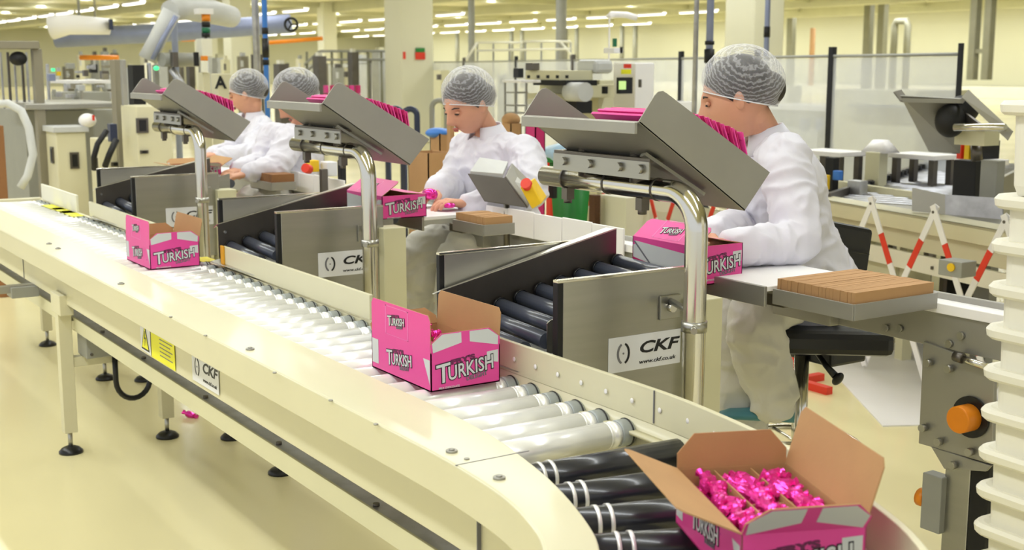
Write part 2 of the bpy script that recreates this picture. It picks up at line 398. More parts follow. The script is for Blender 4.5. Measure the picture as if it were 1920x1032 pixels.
# far side frame under the rollers + guards with orange end tabs
for (x0, x1) in ((-7.35, -1.9),):
    B().box(x0, x1, 1.605, 1.625, .60, .768).build('far_frame', 'cream', conv, .002)
o = strip(B(), FI, offs(FI, .012), .775, .85).build('guard_rail', 'cream', conv, .002)
for p in o.data.polygons: p.use_smooth = False
o = strip(B(), offs(FI, .001), offs(FI, .02), .60, .775).build('far_frame', 'cream', conv)
strip(B(), FI, offs(FI, -.02), .745, .752).build('ledge', 'cream', conv)
B().box(-1.93-.001, -1.93+.001, 1.597, 1.6005, .78, .849).build('rail_joint', 'ink_grey', conv)
for x0, x1 in ((-6.26, -4.98), (-4.42, -3.22)):
    B().box(x0, x1, 1.60, 1.612, .775, .85).build('guard_rail', 'cream', conv, .002)
for x in (-4.42, -2.62):
    B().box(x-.002, x+.028, 1.594, 1.5995, .775, .852).build('end_tab', 'tab_yellow', conv)
B().box(-7.25, -6.50, 1.60, 1.612, .775, .86).build('guard_rail', 'cream_white', conv, .002)
for x0 in [-2.45+.09*i for i in range(12)]:
    if x0 < -1.5:
        y = 1.598 if x0 < -1.9 else 1.598-(x0+1.9)**2*.45
        B().ell((x0, y-.001, .812), .006, .002, .006, u=8, v=6).build('screw_head', 'white_plastic', conv)
for q in ((100, 389), (118, 395), (134, 401)):
    p = PZ(*q, ZR); B().box(p.x-.14, p.x+.14, p.y-.03, p.y+.03, ZR+.0002, ZR+.0012).build('yellow_marker', 'sign_yellow', conv)
p = PZ(384, 487, ZR); B().box(p.x-.06, p.x+.06, p.y-.03, p.y+.03, ZR+.0002, ZR+.0012).build('yellow_marker', 'sign_yellow', conv)
B().box(-7.38, -7.33, 1.095, 1.62, .60, .775).build('end_panel', 'cream', conv, .003)
# lower cable tray
TI = offs(NO, .086); TO = offs(NO, .32)
o = strip(B(), TO, TI, .536, .54).build('cable_tray', 'galvanised', conv)
for p in o.data.polygons: p.use_smooth = False
o = strip(B(), offs(NO, .090), offs(NO, .084), .490, .542).build('tray_lip', 'cream_dull', conv)
for p in o.data.polygons: p.use_smooth = False
b = B()
for x in (-4.6, -4.1, -3.5, -2.95, -2.4): b.cyl((x, 1.20, .538), (x, 1.20, .546), .008, 8)
b.build('tray_bolt', 'steel_dark', conv)
# legs: upper tube, rod, foot; the first row under the near side, the second under the far side
def leg(x, y, ztop, w=.05, par=conv, zb=.085, m='cream'):
    l = B().box(x-w/2, x+w/2, y-w/2, y+w/2, zb, ztop).build('leg', m, par, .002)
    B().cyl((x, y, .012), (x, y, zb+.01), .009, 10).build('foot_rod', 'steel', l)
    f = B(); f.tube([(x, y, 0), (x, y, .008), (x, y, .02), (x, y, .028)], [.046, .046, .034, .015], 20); f.build('foot', 'black_plastic', l)
    return l
for x in (-4.95, -7.0):
    leg(x, 1.145, .60)
for x in (-4.95, -7.0): leg(x, 1.53, .60)
for x, y in ((-6.07, 1.585), (-2.4, 1.585)): leg(x, y, .60)
B().box(-4.975, -4.925, 1.17, 1.505, .495, .53).build('cross_bar', 'cream', conv, .002)
B().box(-4.97, -4.93, 1.17, 1.505, .345, .385).build('cross_bar', 'cream', conv, .002)
B().box(-4.98, -4.85, 1.20, 1.42, .388, .498).build('junction_box', 'grey_paint', conv, .004)
b = B(); bolts(b, [(-4.85, 1.22, .48), (-4.85, 1.40, .48), (-4.85, 1.22, .405), (-4.85, 1.40, .405)], (1, 0, 0), .006); b.build('box_screw', 'steel_dark', conv)
b = B(); b.tube([(-4.9, 1.32, .40), (-4.9, 1.32, .30)]+[(-4.9, 1.388-.068*math.cos(PI*k/12), .275-.078*math.sin(PI*k/12)) for k in range(13)]+[(-4.9, 1.456, .30), (-4.9, 1.456, .40)], .011, 10)
b.build('cable_loop', 'black_plastic', conv)
B().box(-5.02, -4.88, 1.118, 1.17, .56, .64).build('leg_bracket', 'cream', conv, .003)
b = B(); b.box(-5.46, -5.42, .5, 1.15, .575, .605); b.build('cross_arm', 'steel_matt', conv, .002)
B().box(-5.50, -5.40, 1.05, 1.16, .555, .60).build('arm_clamp', 'grey_paint', conv, .003)
# writing on the side panel
def face_y(px, py, y): return PY(px, py, y)
p0 = PY(413, 745, 1.143); T = frame((-3.435, 1.1425, .617), (1, 0, 0), (0, 0, 1))
ckf_sticker(conv, T, .215, .088)
T = frame((-3.925, 1.1425, .61), (1, 0, 0), (0, 0, 1)); U = M.Translation((0, 0, .001)); U2 = M.Translation((0, 0, .0016))
s = B().prism([(0, .004), (.10, 0), (.10, .10), (0, .104)], T, .0008).build('warning_sign', 'paper', conv)
B().prism([(.008, .008), (.09, .008), (.049, .096)], T @ U, .0005).build('warning_border', 'ink', conv)
B().prism([(.017, .014), (.081, .014), (.049, .083)], T @ U2, .0005).build('warning_triangle', 'sign_yellow', conv)
B().prism([(.051, .07), (.043, .044), (.051, .044), (.047, .022), (.058, .05), (.05, .05), (.056, .07)], T @ M.Translation((0, 0, .0022)), .0005).build('warning_bolt', 'ink', conv)
T = frame((-3.815, 1.1425, .609), (1, 0, 0), (0, 0, 1))
B().prism([(0, 0), (.225, 0), (.225, .112), (0, .112)], T, .0008).build('danger_sign', 'sign_yellow', conv)
text('DANGER', .028, 'ink', conv, T @ M.Translation((.145, .09, .001)), off=.0006, sx=1.1)
for k in range(5):
    B().box(.085, .205-.02*(k % 2), .02+.0125*k, .023+.0125*k, .0008, .0014, T).build('sign_line', 'ink_grey', conv)
# ================================================================== PINK CARTONS AND SWEETS
sweet_mesh = []
for s_ in range(4):
    rnd = random.Random(s_); b = B()
    R_ = [.003, .0085, .0045, .0095, .0105, .0095, .0045, .0085, .003]; Xs = [-.026, -.024, -.016, -.013, 0, .013, .016, .024, .026]
    rings = []
    for x, r in zip(Xs, R_):
        rings.append([V((x+rnd.uniform(-.001, .001), math.cos(a)*r*(1+rnd.uniform(-.25, .25)), math.sin(a)*r*.85*(1+rnd.uniform(-.25, .25)))) for a in (2*PI*k/9 for k in range(9))])
    b.loft(rings); me = b.mesh('foil_sweet', 'foil')
    for p in me.polygons: p.use_smooth = False
    sweet_mesh.append(me)
def sweet(p, rz, tilt, label, group=None, sc_=1.0):
    o = bpy.data.objects.new('foil_sweet', random.choice(sweet_mesh)); C.objects.link(o); o.location = p
    o.rotation_euler = (random.uniform(0, 3), tilt, rz); o.scale = (sc_,)*3; tag(o, label, 'sweet', group); return o
def logo(par, T, s=1.0, small=True):
    """TURKISH in white capitals over a dark outline, climbing to the right; T at its centre"""
    R_ = T @ M.Rotation(math.radians(7), 4, 'Z')
    for off, m, z in ((.0024*s, 'ink', .0006), (.0005*s, 'card_white', .0012)):
        text('T', .056*s, m, par, R_ @ M.Translation((-.053*s, .002*s, z)), off=off, shear=.1)
        text('URKISH', .041*s, m, par, R_ @ M.Translation((.0135*s, -.001*s, z)), off=off, shear=.1, sp=1.0, sx=.80)
    text("FRY'S", .013*s, 'plum', par, R_ @ M.Translation((-.002*s, .0215*s, .0003)), off=.0008*s, sx=1.9)
    if small: text('DELIGHT', .0125*s, 'ink_grey', par, R_ @ M.Translation((.026*s, -.021*s, .0008)), off=.0003*s)
def carton(name, label, loc, rz, fl, L_=.295, W=.185, H=.09, FH=.085, EH=.042, tilt=None):
    """open display carton; fl = opening angles of the flaps (-Y, +Y, +X, -X) from upright, outwards positive, None: left off"""
    t = thing(name, label, 'carton', loc, rz)
    if tilt: t.rotation_euler = (tilt[0], tilt[1], rz)
    l, w_ = L_/2, W/2; th = .0025
    B().box(-l, l, -w_, w_, 0, .003).build('base', 'pink', t)
    B().slab([(-l, -w_, 0), (l, -w_, 0), (l, -w_, H), (-l, -w_, H)], th, 'pink', 'kraft').build('side_wall', 'pink', t)
    B().slab([(l, w_, 0), (-l, w_, 0), (-l, w_, H), (l, w_, H)], th, 'pink', 'kraft').build('side_wall', 'pink', t)
    B().slab([(l, -w_, 0), (l, w_, 0), (l, w_, H), (l, -w_, H)], th, 'pink', 'kraft').build('end_wall', 'pink', t)
    B().slab([(-l, w_, 0), (-l, -w_, 0), (-l, -w_, H), (-l, w_, H)], th, 'pink', 'kraft').build('end_wall', 'pink', t)
    def fr(side, ang):
        a = math.radians(ang)
        if side == 'f': return frame((-l, -w_, H), (1, 0, 0), (0, -math.sin(a), math.cos(a))), L_
        if side == 'b': return frame((l, w_, H), (-1, 0, 0), (0, math.sin(a), math.cos(a))), L_
        if side == 'r': return frame((l, -w_, H), (0, 1, 0), (math.sin(a), 0, math.cos(a))), W
        return frame((-l, w_, H), (0, -1, 0), (-math.sin(a), 0, math.cos(a))), W
    for side, ang in zip('fbrl', fl):
        if ang is None: continue
        T, Lw = fr(side, ang); h = FH if side in 'fb' else EH; c = .012 if side in 'fb' else .028
        poly = [(0, 0), (Lw, 0), (Lw, h*.45), (Lw-c, h), (c, h), (0, h*.45)] if side in 'rl' else [(0.002, 0), (Lw-.002, 0), (Lw-.002, h-c), (Lw-c, h), (c, h), (0.002, h-c)]
        B().slab([T @ V((x, y, 0)) for x, y in poly], .0022, 'pink', 'kraft').build('flap', 'pink', t)
        if side in 'rl':
            for q in ([(.006, 0), (Lw*.44, h*.38), (Lw*.44, h*.95), (c+.003, h*.95), (.004, h*.5)], [(Lw-.006, 0), (Lw-.004, h*.5), (Lw-c-.003, h*.95), (Lw*.56, h*.95), (Lw*.56, h*.38)]):
                B().prism(q if True else q, T @ M.Translation((0, 0, .0002)), .0004).build('white_print', 'card_white', t)
    # printed faces
    T = frame((0, -w_-.0002, H*.5), (1, 0, 0), (0, 0, 1)); logo(t, T @ M.Translation((-.005, 0, 0)), .92)
    B().prism([(-l+.004, -.03), (-l+.036, -.03), (-l+.036, .03), (-l+.004, .03)], T, .0004).build('white_print', 'card_white', t)
    B().prism([(l-.035, .028), (l-.004, -.03), (l-.004, .028)], T, .0004).build('white_print', 'card_white', t)
    T = frame((l+.0002, 0, H*.47), (0, 1, 0), (0, 0, 1)); logo(t, T @ M.Translation((-.003, 0, 0)), 1.12)
    B().prism([(w_-.036, .012), (w_-.005, .006), (w_-.005, .036), (w_-.036, .034)], T, .0004).build('white_print', 'card_white', t)
    text('MILK CHOCOLATE', .0065, 'card_white', t, T @ M.Translation((-.045, -.037, .0004)), off=.0001)
    if fl[0] is not None and abs(fl[0]) < 60:
        T, _ = fr('f', fl[0]); logo(t, T @ M.Translation((.13, FH*.52, .0004)), .62)
        for x0, x1, y0, y1 in ((.075, .079, .008, .078), (.185, .189, .008, .078), (.075, .189, .076, .078), (.075, .189, .008, .0095)):
            B().prism([(x0, y0), (x1, y0), (x1, y1), (x0, y1)], T @ M.Translation((0, 0, .0002)), .0002).build('print_frame', 'pink_light', t)
    return t
c1 = carton('open_carton', 'open pink carton of sweets farthest along the chrome rollers, brown flap raised', (-4.655, 1.452, ZR), 0, (-2, 12, 0, 10))
c2 = carton('open_carton', 'open pink carton in the middle of the chrome rollers, tall front flap with small logo', (-2.575, 1.45, ZR), 0, (0, 4, -3, 22))
c4 = carton('open_carton', 'open pink carton filled with foil sweets on the black curve rollers, nearest', (-1.318, 1.312, ZR), math.radians(-22.9), (66, 16, 36, 2), FH=.10, EH=.058)
T4 = M.Translation((-1.318, 1.312, ZR)) @ M.Rotation(math.radians(-22.9), 4, 'Z')
for y in (-.031, .031):
    B().box(-.143, .143, y-.001, y+.001, .003, .086).build('divider', 'kraft', c4)
B().box(.0, .002, -.09, .09, .003, .078).build('divider', 'kraft', c4)
rnd = random.Random(3)
for col in range(3):
    for layer in range(2):
        for k in range(19):
            yy = -.059+.059*col+rnd.uniform(-.012, .012); xx = -.118+.0129*k+rnd.uniform(-.005, .005)
            p = T4 @ V((xx, yy, .058+.022*layer+rnd.uniform(-.004, .006)))
            sweet(p, math.radians(-22.9)+rnd.uniform(-1.2, 1.2), rnd.uniform(-.4, .4), 'pink foil sweet packed in the nearest open carton, %s of its three rows' % ('left row', 'middle row', 'right row')[col], 'sweets in the nearest carton, row %s' % 'abc'[col])
for k in range(26):
    p = V((-2.575+rnd.uniform(-.125, .125), 1.45+rnd.uniform(-.07, .07), ZR+.072+rnd.uniform(-.008, .016)))
    sweet(p, rnd.uniform(0, 3), rnd.uniform(-.5, .5), 'pink foil sweet heaped in the middle open carton', 'sweets in the middle carton')
for k in range(14):
    p = V((-4.655+rnd.uniform(-.12, .12), 1.45+rnd.uniform(-.07, .07), ZR+.06+rnd.uniform(-.008, .014)))
    sweet(p, rnd.uniform(0, 3), rnd.uniform(-.5, .5), 'pink foil sweet lying in the farthest open carton', 'sweets in the farthest carton')
for z0, cx, cy, n in ((.05, -2.575, 1.45, 24), (.04, -4.655, 1.45, 18)):
    for k in range(n):
        p = V((cx+rnd.uniform(-.12, .12), cy+rnd.uniform(-.075, .075), ZR+z0+rnd.uniform(-.01, .01)))
        nm = 'middle' if z0 > .045 else 'farthest'
        sweet(p, rnd.uniform(0, 3), rnd.uniform(-.5, .5), ('pink foil sweet heaped in the middle open carton' if nm == 'middle' else 'pink foil sweet lying in the farthest open carton'), 'sweets in the %s carton' % nm)
p = PZ(357, 783, 0)
o = sweet((p.x, p.y, .012), .6, .2, 'pink and silver foil sweet dropped on the cream floor below the conveyor', None, 1.5)
# ================================================================== PACKING STATIONS
POS = {-2.35: 'nearest', -4.02: 'middle', -5.70: 'farthest'}
def station(xs, hop_cards):
    nm = POS[xs]
    t = thing('packing_station', '%s stainless packing station: bent pipe post carrying a tilted carton hopper, panel with maker sticker' % nm, 'packing station')
    # transverse side panel facing the near end, black rubber edge
    B().box(xs-.018, xs, 1.668, 2.06, .62, 1.008).build('side_panel', 'steel', t, .002)
    B().box(xs-.02, xs+.001, 1.652, 1.668, .62, 1.004).build('rubber_edge', 'rubber', t, .002)
    B().box(xs-.019, xs+.001, 1.652, 2.06, 1.004, 1.0105).build('panel_trim', 'chrome_tube', t, .001)
    T = frame(PX(1140, 702, -2.35+.0005)+V((xs+2.35, 0, 0)), (0, 1, 0), (0, 0, 1)); ckf_sticker(t, T, .225, .087)
    # second panel beyond the chute
    B().box(xs-.55, xs-.535, 1.658, 2.10, .70, 1.008).build('side_panel', 'steel_matt', t, .002)
    B().box(xs-.551, xs-.534, 1.642, 1.658, .70, 1.004).build('rubber_edge', 'rubber', t, .002)
    B().box(xs-.551, xs-.534, 1.642, 2.10, 1.004, 1.0105).build('panel_trim', 'chrome_tube', t, .001)
    # cream column and its bracket
    B().box(xs-.05, xs+.04, 2.04, 2.13, 0, .93).build('column', 'cream_dull', t, .003)
    B().box(xs-.60, xs-.52, 2.10, 2.18, 0, .90).build('column', 'cream_dull', t, .003)
    # post with a bend and a horizontal arm
    px_, py_ = xs+.178, 1.915; r = .0265
    zt = 1.212; br = .085
    pts = [(px_, py_, .03)]+[(px_, py_, z) for z in (.5, .9)]+[(px_-br+br*math.cos(a), py_, zt-br+br*math.sin(a)) for a in (PI/2*k/8 for k in range(9))]+[(px_-.3, py_, zt), (px_-.61, py_, zt)]
    B().tube(pts, r, 24).build('post', 'chrome_tube', t)
    B().cyl((px_, py_, 0), (px_, py_, .03), .06, 20).build('post_base', 'steel_matt', t)
    for x in (xs+.04, xs-.15, xs-.33):
        B().cyl((x-.003, py_, zt), (x+.003, py_, zt), r+.0015, 20).build('arm_joint', 'steel_dark', t)
    for x in (xs-.02, xs-.33):
        cl = B(); cl.box(x-.012, x+.012, py_-.012, py_+.012, zt-.055, zt-.025); cl.cyl((x, py_, zt-.065), (x, py_, zt-.05), .011, 8); cl.build('pipe_clamp', 'steel_dark', t)
    # clamp plate on the panel
    g = B(); g.box(xs, xs+.008, 1.955, 2.02, .885, .945); g.build('clamp_plate', 'steel', t, .002)
    g = B(); g.cyl((xs+.008, 1.985, .915), (xs+.022, 1.985, .915), .011, 10); g.build('clamp_bolt', 'chrome_tube', t)
    g = B(); g.cyl((xs+.0, 1.99, .93), (px_-.01, 1.925, .93), .008, 10); g.build('clamp_rod', 'steel', t)
    g = B(); g.cyl((px_+.02, py_-.02, .905), (px_+.045, py_-.04, .905), .008, 8); g.cyl((px_, py_, .893), (px_, py_, .917), r+.004, 20); g.build('clamp_collar', 'steel', t)
    # hopper: channel sloping towards the worker
    s = V((0, .832, -.555)); n = V((0, .555, .832)); o0 = V((0, 1.767, 1.380)); LS = .39
    x1, x0 = xs+.15, xs-.31
    hop = B().slab([V((x1, 0, 0))+o0, V((x1, 0, 0))+o0+s*LS, V((x0, 0, 0))+o0+s*LS, V((x0, 0, 0))+o0], .003).build('hopper', 'steel_matt', t)
    def wall(x, th, name):
        P_ = lambda u, v: V((x, 0, 0))+o0+s*u+n*v
        c = [P_(.006, .082), P_(.016, .091), P_(.03, .093)]
        poly = [P_(-.003, -.004), P_(LS, -.004), P_(LS+.017, .114), *c[::-1], P_(.002, .068)]
        return B().slab(poly, th).build(name, 'steel_matt', hop, .001)
    wall(x1, .003, 'side_wall'); wall(x0, .003, 'side_wall')
    B().box(x0, x1-.004, 1.755, 1.764, 1.352, 1.378).build('lip', 'steel_matt', hop, .0015)
    B().slab([V((x0, 1.764, 1.378)), V((x1-.004, 1.764, 1.378)), V((x1-.004, 1.775, 1.378)), V((x0, 1.775, 1.378))], .003).build('lip', 'steel_matt', hop)
    # under frame between the hopper and the arm
    B().box(xs-.33, xs+.06, 1.87, 1.96, 1.278, 1.288, None).build('mount_plate', 'steel_dark', t, .001)
    B().slab([V((xs-.33, 1.872, 1.28)), V((xs-.33, 1.872, 1.238)), V((xs+.06, 1.872, 1.238)), V((xs+.06, 1.872, 1.28))][::-1], .004).build('mount_plate', 'steel', t)
    for x in (xs-.28, xs-.17, xs-.05, xs+.03):
        g = B(); g.cyl((x, 1.872, 1.262), (x, 1.858, 1.262), .011, 10); g.build('mount_bolt', 'steel', t)
    for x in (xs-.24, xs-.03): B().cyl((x, 1.9, 1.225), (x, 1.9, 1.30), .014, 10).build('mount_pin', 'steel_dark', t)
    B().slab([o0+V((xs+.06, 0, 0))+s*.12-n*.012, o0+V((xs+.10, 0, 0))+s*.30-n*.012, o0+V((xs+.07, 0, 0))+s*.31-n*.012, o0+V((xs+.03, 0, 0))+s*.13-n*.012], .008).build('brace', 'steel', t)
    # flat cartons standing in the hopper
    N_ = 21
    for i in range(N_):
        q = i/(N_-1); u = .205+.178*q; ang = math.radians(84-54*q**.75); hc = .178
        e = (n*math.cos(ang)-s*math.sin(ang)).normalized(); x_ = random.uniform(-.005, .005)
        lift = .016*(1-q)**1.5+.001
        T = frame(o0+s*u+n*lift+V((xs+.022+x_, 0, 0)), (1, 0, 0), e)
        hw = .122
        b = B(); b.prism([(-hw, 0), (hw, 0), (hw, hc*.72), (hw-.02, hc), (-hw+.02, hc), (-hw, hc*.72)], T, .0035)
        b.prism([(-hw+.02, hc*.9), (hw-.02, hc*.9), (hw-.02, hc+.001), (-hw+.02, hc+.001)], T @ M.Translation((0, 0, .0036)), .003)
        dims = ('uppermost of the stack, lying back' if i == 0 else '')
        c = b.build('flat_carton', 'pink' if i % 2 == 0 or i < 3 else 'magenta', None, .0006)
        tag(c, ('flat folded pink carton lying uppermost in the hopper of the %s packing station' % nm) if i == 0 else ('flat folded pink carton, %s from the top of the stack in the %s hopper' % (ORD[i], nm)), 'carton', 'flat cartons in the %s hopper' % nm)
        if i in (0, 5):
            logo(c, T @ M.Translation((.0, hc*(.62 if i == 0 else .80), .0075)), .8 if i == 0 else .42, False)
    # gravity roller chute
    ch = thing('roller_chute', 'sloping chute of dark grey rollers between steel guides beside the %s packing panel' % nm, 'chute')
    SL = math.tan(math.radians(12.3)); xa, xb = xs-.475, xs-.10
    zc = lambda y: .822+(y-1.60)*SL
    for k in range(1, 10):
        y = 1.565+.066*k; z = zc(y) if y > 1.6 else .822-(1.6-y)*.45
        rr = B(); rr.tube([(xb-.008, y, z), (xa+.012, y+.028, z+.006)], .0205, 16); o = rr.build('roller', 'slate_roller', ch)
        e_ = B(); e_.tube([(xa+.016, y+.028, z+.006), (xa+.006, y+.0285, z+.006)], [.023, .023], 16); e_.build('end_ring', 'black_plastic', o)
    gq = lambda y, h: (y, zc(y)+h)
    B().slab([V((xa, 1.615, zc(1.615)-.03)), V((xa, 2.19, zc(2.19)-.03)), V((xa, 2.19, zc(2.19)+.095)), V((xa, 1.615, zc(1.615)+.098))], .003).build('side_guide', 'steel_dark', ch)
    B().slab([V((xa, 1.615, zc(1.615)+.098)), V((xa, 2.19, zc(2.19)+.095)), V((xa-.05, 2.19, zc(2.19)+.092)), V((xa-.05, 1.615, zc(1.615)+.080))], .003).build('guide_flange', 'steel_bright', ch)
    B().slab([V((xb+.004, 1.69, zc(1.69)-.03)), V((xb+.004, 2.15, zc(2.15)-.03)), V((xb+.004, 2.15, zc(2.15)+.052)), V((xb+.004, 1.70, zc(1.70)+.052)), V((xb+.004, 1.69, zc(1.70)+.045))], .003).build('side_guide', 'steel', ch)
    B().slab([V((xa, 1.58, .785)), V((xb+.02, 1.60, .785)), V((xb+.03, 2.1, .865)), V((xa, 2.1, .87))], .003).build('base_plate', 'steel_bright', ch)
    B().slab([V((xb+.02, 1.60, .79)), V((xb+.10, 1.80, .82)), V((xb+.09, 2.0, .85)), V((xb+.0, 1.95, .845))], .004).build('spill_plate', 'steel_bright', ch, .002)
    g = B(); g.cyl((xb+.015, 1.80, .835), (xb+.08, 1.80, .845), .008, 10); g.cyl((xb+.015, 1.86, .855), (xb+.06, 1.86, .86), .006, 10); g.build('guide_rod', 'chrome_tube', ch)
    B().box(xa+.02, xs-.03, 1.66, 2.02, .55, .775).build('black_underbox', 'rubber', ch, .004)  # plain black block below the chute, for its dark underside
    g = B(); g.cyl((xa+.0, 1.64, zc(1.64)+.06), (xa+.006, 1.64, zc(1.64)+.06), .006, 8); g.build('guide_screw', 'chrome_tube', ch)
    leg(xs-.77, 1.745, .70, .05, ch); leg(xs-.24, 1.735, .62, .05, ch)
    B().box(xs-.795, xs-.22, 1.73, 1.76, .66, .70).build('leg_beam', 'cream', ch, .002)
    return t
station(-2.35, 1); station(-4.02, 1); station(-5.70, 1)
# ================================================================== PRODUCT BELT behind the tables
bt = thing('belt_conveyor', 'white product belt in a stainless frame running behind the packing tables', 'conveyor')
B().box(-7.4, -1.4, 2.61, 2.74, .885, .893).build('belt', 'belt_white', bt, .002)
B().box(-7.4, -1.4, 2.595, 2.612, .80, .888).build('side_frame', 'steel_matt', bt, .002)
B().box(-7.4, -1.4, 2.585, 2.615, .889, .915).build('edge_strip', 'white_plastic', bt, .002)
B().box(-7.4, -1.4, 2.738, 2.75, .80, .91).build('side_frame', 'steel_matt', bt, .002)
for x0, x1, m in ((-4.17, -3.28, 'white_plastic'), (-6.30, -5.42, 'white_plastic')):
    n_ = 5; w_ = (x1-x0)/n_
    for k in range(n_):
        B().box(x0+k*w_+.002, x0+(k+1)*w_-.002, 2.572, 2.58, .872, .968+.003*(k % 2)).build('cover_plate', m, bt, .002)
for px, py in ((1662, 615), (1688, 616), (1803, 630), (1781, 645)):
    p = PY(px, py, 2.594); g = B(); g.cyl(p, p+V((0, -.008, 0)), .010, 10); g.build('bolt', 'steel', bt)
# drive plate, motor cap and leg at the near end
dp = [PY(*q, 2.588) for q in ((1731, 640), (1722, 832), (1860, 872), (1865, 690))]
B().slab([dp[0], dp[1], dp[2], dp[3]], .012).build('drive_plate', 'steel_matt', bt, .002)
dp = [PY(*q, 2.586) for q in ((1745, 838), (1770, 880), (1848, 885), (1858, 874))]
B().slab(dp, .010).build('gusset', 'steel_matt', bt, .002)
la, lb, lc = (PY(x_, 950, 2.6).x for x_ in (1768, 1816, 1850))
B().box(la, lb, 2.60, 2.66, 0, .60).build('leg', 'steel', bt, .003)
B().box(lb, lc, 2.60, 2.64, 0, .60).build('leg', 'rubber', bt, .003)
c = PY(1822, 782, 2.588)
B().cyl(c+V((0, .002, 0)), c+V((0, -.008, 0)), .052, 28).build('motor_ring', 'black_plastic', bt)
B().cyl(c, c+V((0, -.055, 0)), .034, 24).build('motor_cap', 'orange', bt, .004)
for q in ((1740, 681), (1779, 692), (1731, 803), (1760, 829), (1818, 848), (1787, 873)):
    p = PY(*q, 2.576); B().cyl(p+V((0, .006, 0)), p+V((0, -.009, 0)), .010, 10).build('bolt', 'steel', bt)
a, b_ = PY(1800, 672, 2.57), PY(1850, 688, 2.57)
g = B(); g.cyl(a, b_, .009, 12); g.build('tension_rod', 'chrome_tube', bt); B().cyl(PY(1790, 668, 2.57), PY(1806, 673, 2.57), .013, 10).build('rod_nut', 'steel_dark', bt)
a = PY(1752, 935, 2.62); B().box(a.x-.01, a.x+.05, 2.58, 2.62, a.z-.075, a.z+.075).build('switch_box', 'grey_paint', bt, .003)
B().cyl((a.x-.008, 2.60, a.z+.0), (a.x-.03, 2.60, a.z), .024, 14).build('switch_knob', 'orange', bt)
for x in (-7.2, -5.2, -3.4):
    leg(x, 2.68, .80, .05, bt)
# ================================================================== WORK TABLES with trays of corrugated pads
def table(xs, x0, x1, which):
    t = thing('work_table', 'narrow stainless work table of the %s packing place' % which, 'table')
    B().box(x0, x1, 2.27, 2.60, .932, .945).build('table_top', 'belt_white', t, .002)
    B().box(x0, x1, 2.262, 2.272, .893, .946).build('front_apron', 'steel_matt', t, .002)
    B().box(x0+.05, x1-.05, 2.56, 2.60, .80, .932).build('support_bracket', 'steel_matt', t, .002)
    return t
table(-2.35, -2.62, -2.30, 'nearest'); table(-4.02, -4.42, -4.10, 'middle'); table(-5.7, -6.75, -6.45, 'farthest')
def block(corner_px, z, lx, ly, h, rz, lab, n, m='kraft'):
    p = PZ(*corner_px, z); T = M.Translation((p.x, p.y, z)) @ M.Rotation(rz, 4, 'Z')
    tr = thing('pad_tray', 'shallow steel tray under the %s' % lab[0], 'tray', (p.x, p.y, z), rz)
    B().box(-lx-.004, .004, -.004, ly+.004, -.032, -.001).build('tray_base', 'steel_matt', tr, .002)
    B().box(-lx-.006, .006, -.010, -.004, -.034, .006).build('tray_edge', 'steel_matt', tr, .001)
    B().box(.004, .009, -.006, ly+.004, -.034, .006).build('tray_edge', 'steel_matt', tr, .001)
    B().box(-lx-.10, -lx-.004, .03, .12, -.05, -.02).build('tray_arm', 'steel_dark', tr, .002)
    for k in range(n):
        o = B().box(-lx*(k+1)/n+.0003, -lx*k/n-.0003, random.uniform(0, .003), ly-random.uniform(0, .003), 0, h+random.uniform(-.001, .0005)).build('corrugated_pad', m)
        o.matrix_world = T; tag(o, lab[1]+', %s from its right end' % ORD[k], 'cardboard', lab[2])
block((1601, 575), .935, .255, .29, .032, math.radians(0), ('block of brown pads at the nearest table', 'brown corrugated pad in the block on the nearest tray', 'pads on the nearest tray'), 22)
block((908, 425), .94, .20, .12, .032, math.radians(0), ('block of brown pads beside the woman at the middle table', 'brown corrugated pad in the block on the middle tray', 'pads on the middle tray'), 14)
block((510, 345), .93, .26, .12, .045, math.radians(0), ('dark brown pads at the farthest table', 'dark brown pad in the block on the farthest tray', 'pads on the farthest tray'), 14, 'kraft_dark')
# carton being packed on the nearest chute head and on the middle one
c3 = carton('open_carton', 'pink carton with grey white sides being packed at the head of the nearest chute', (-2.625, 2.28, .925), 0, (-52, -80, None, None), L_=.27, W=.165, H=.105, FH=.075, EH=.04)
T = frame((0, -.0828, .05), (1, 0, 0), (0, 0, 1))
B().prism([(-.128, -.046), (.128, -.046), (.128, .03), (-.12, .044)], T @ M.Translation((0, 0, .0022)), .0006).build('white_print', 'card_white', c3)
B().prism([(-.126, .0415), (-.12, .044), (-.05, -.012), (-.055, -.014)], T @ M.Translation((0, 0, .0032)), .0003).build('print_line', 'ink_grey', c3)
B().prism([(-.128, -.002), (-.06, -.012), (-.06, -.018), (-.128, -.010)], T @ M.Translation((0, 0, .0032)), .0003).build('print_line', 'magenta', c3)
c5 = carton('open_carton', 'pink carton being packed at the head of the middle chute, lid flap up', (-4.24, 2.185, .948), 0, (-56, -84, None, None), H=.085, FH=.09, EH=.05)
T = frame((0, -.0928, .04), (1, 0, 0), (0, 0, 1))
B().prism([(-.138, -.036), (.14, -.036), (.14, .026), (-.138, .036)], T @ M.Translation((0, 0, .0022)), .0006).build('white_print', 'card_white', c5)
c6 = carton('open_carton', 'pink carton on the farthest table in front of the left woman', (-6.45, 2.20, .948), 0, (80, 60, 60, 60), H=.04, FH=.08, EH=.05)
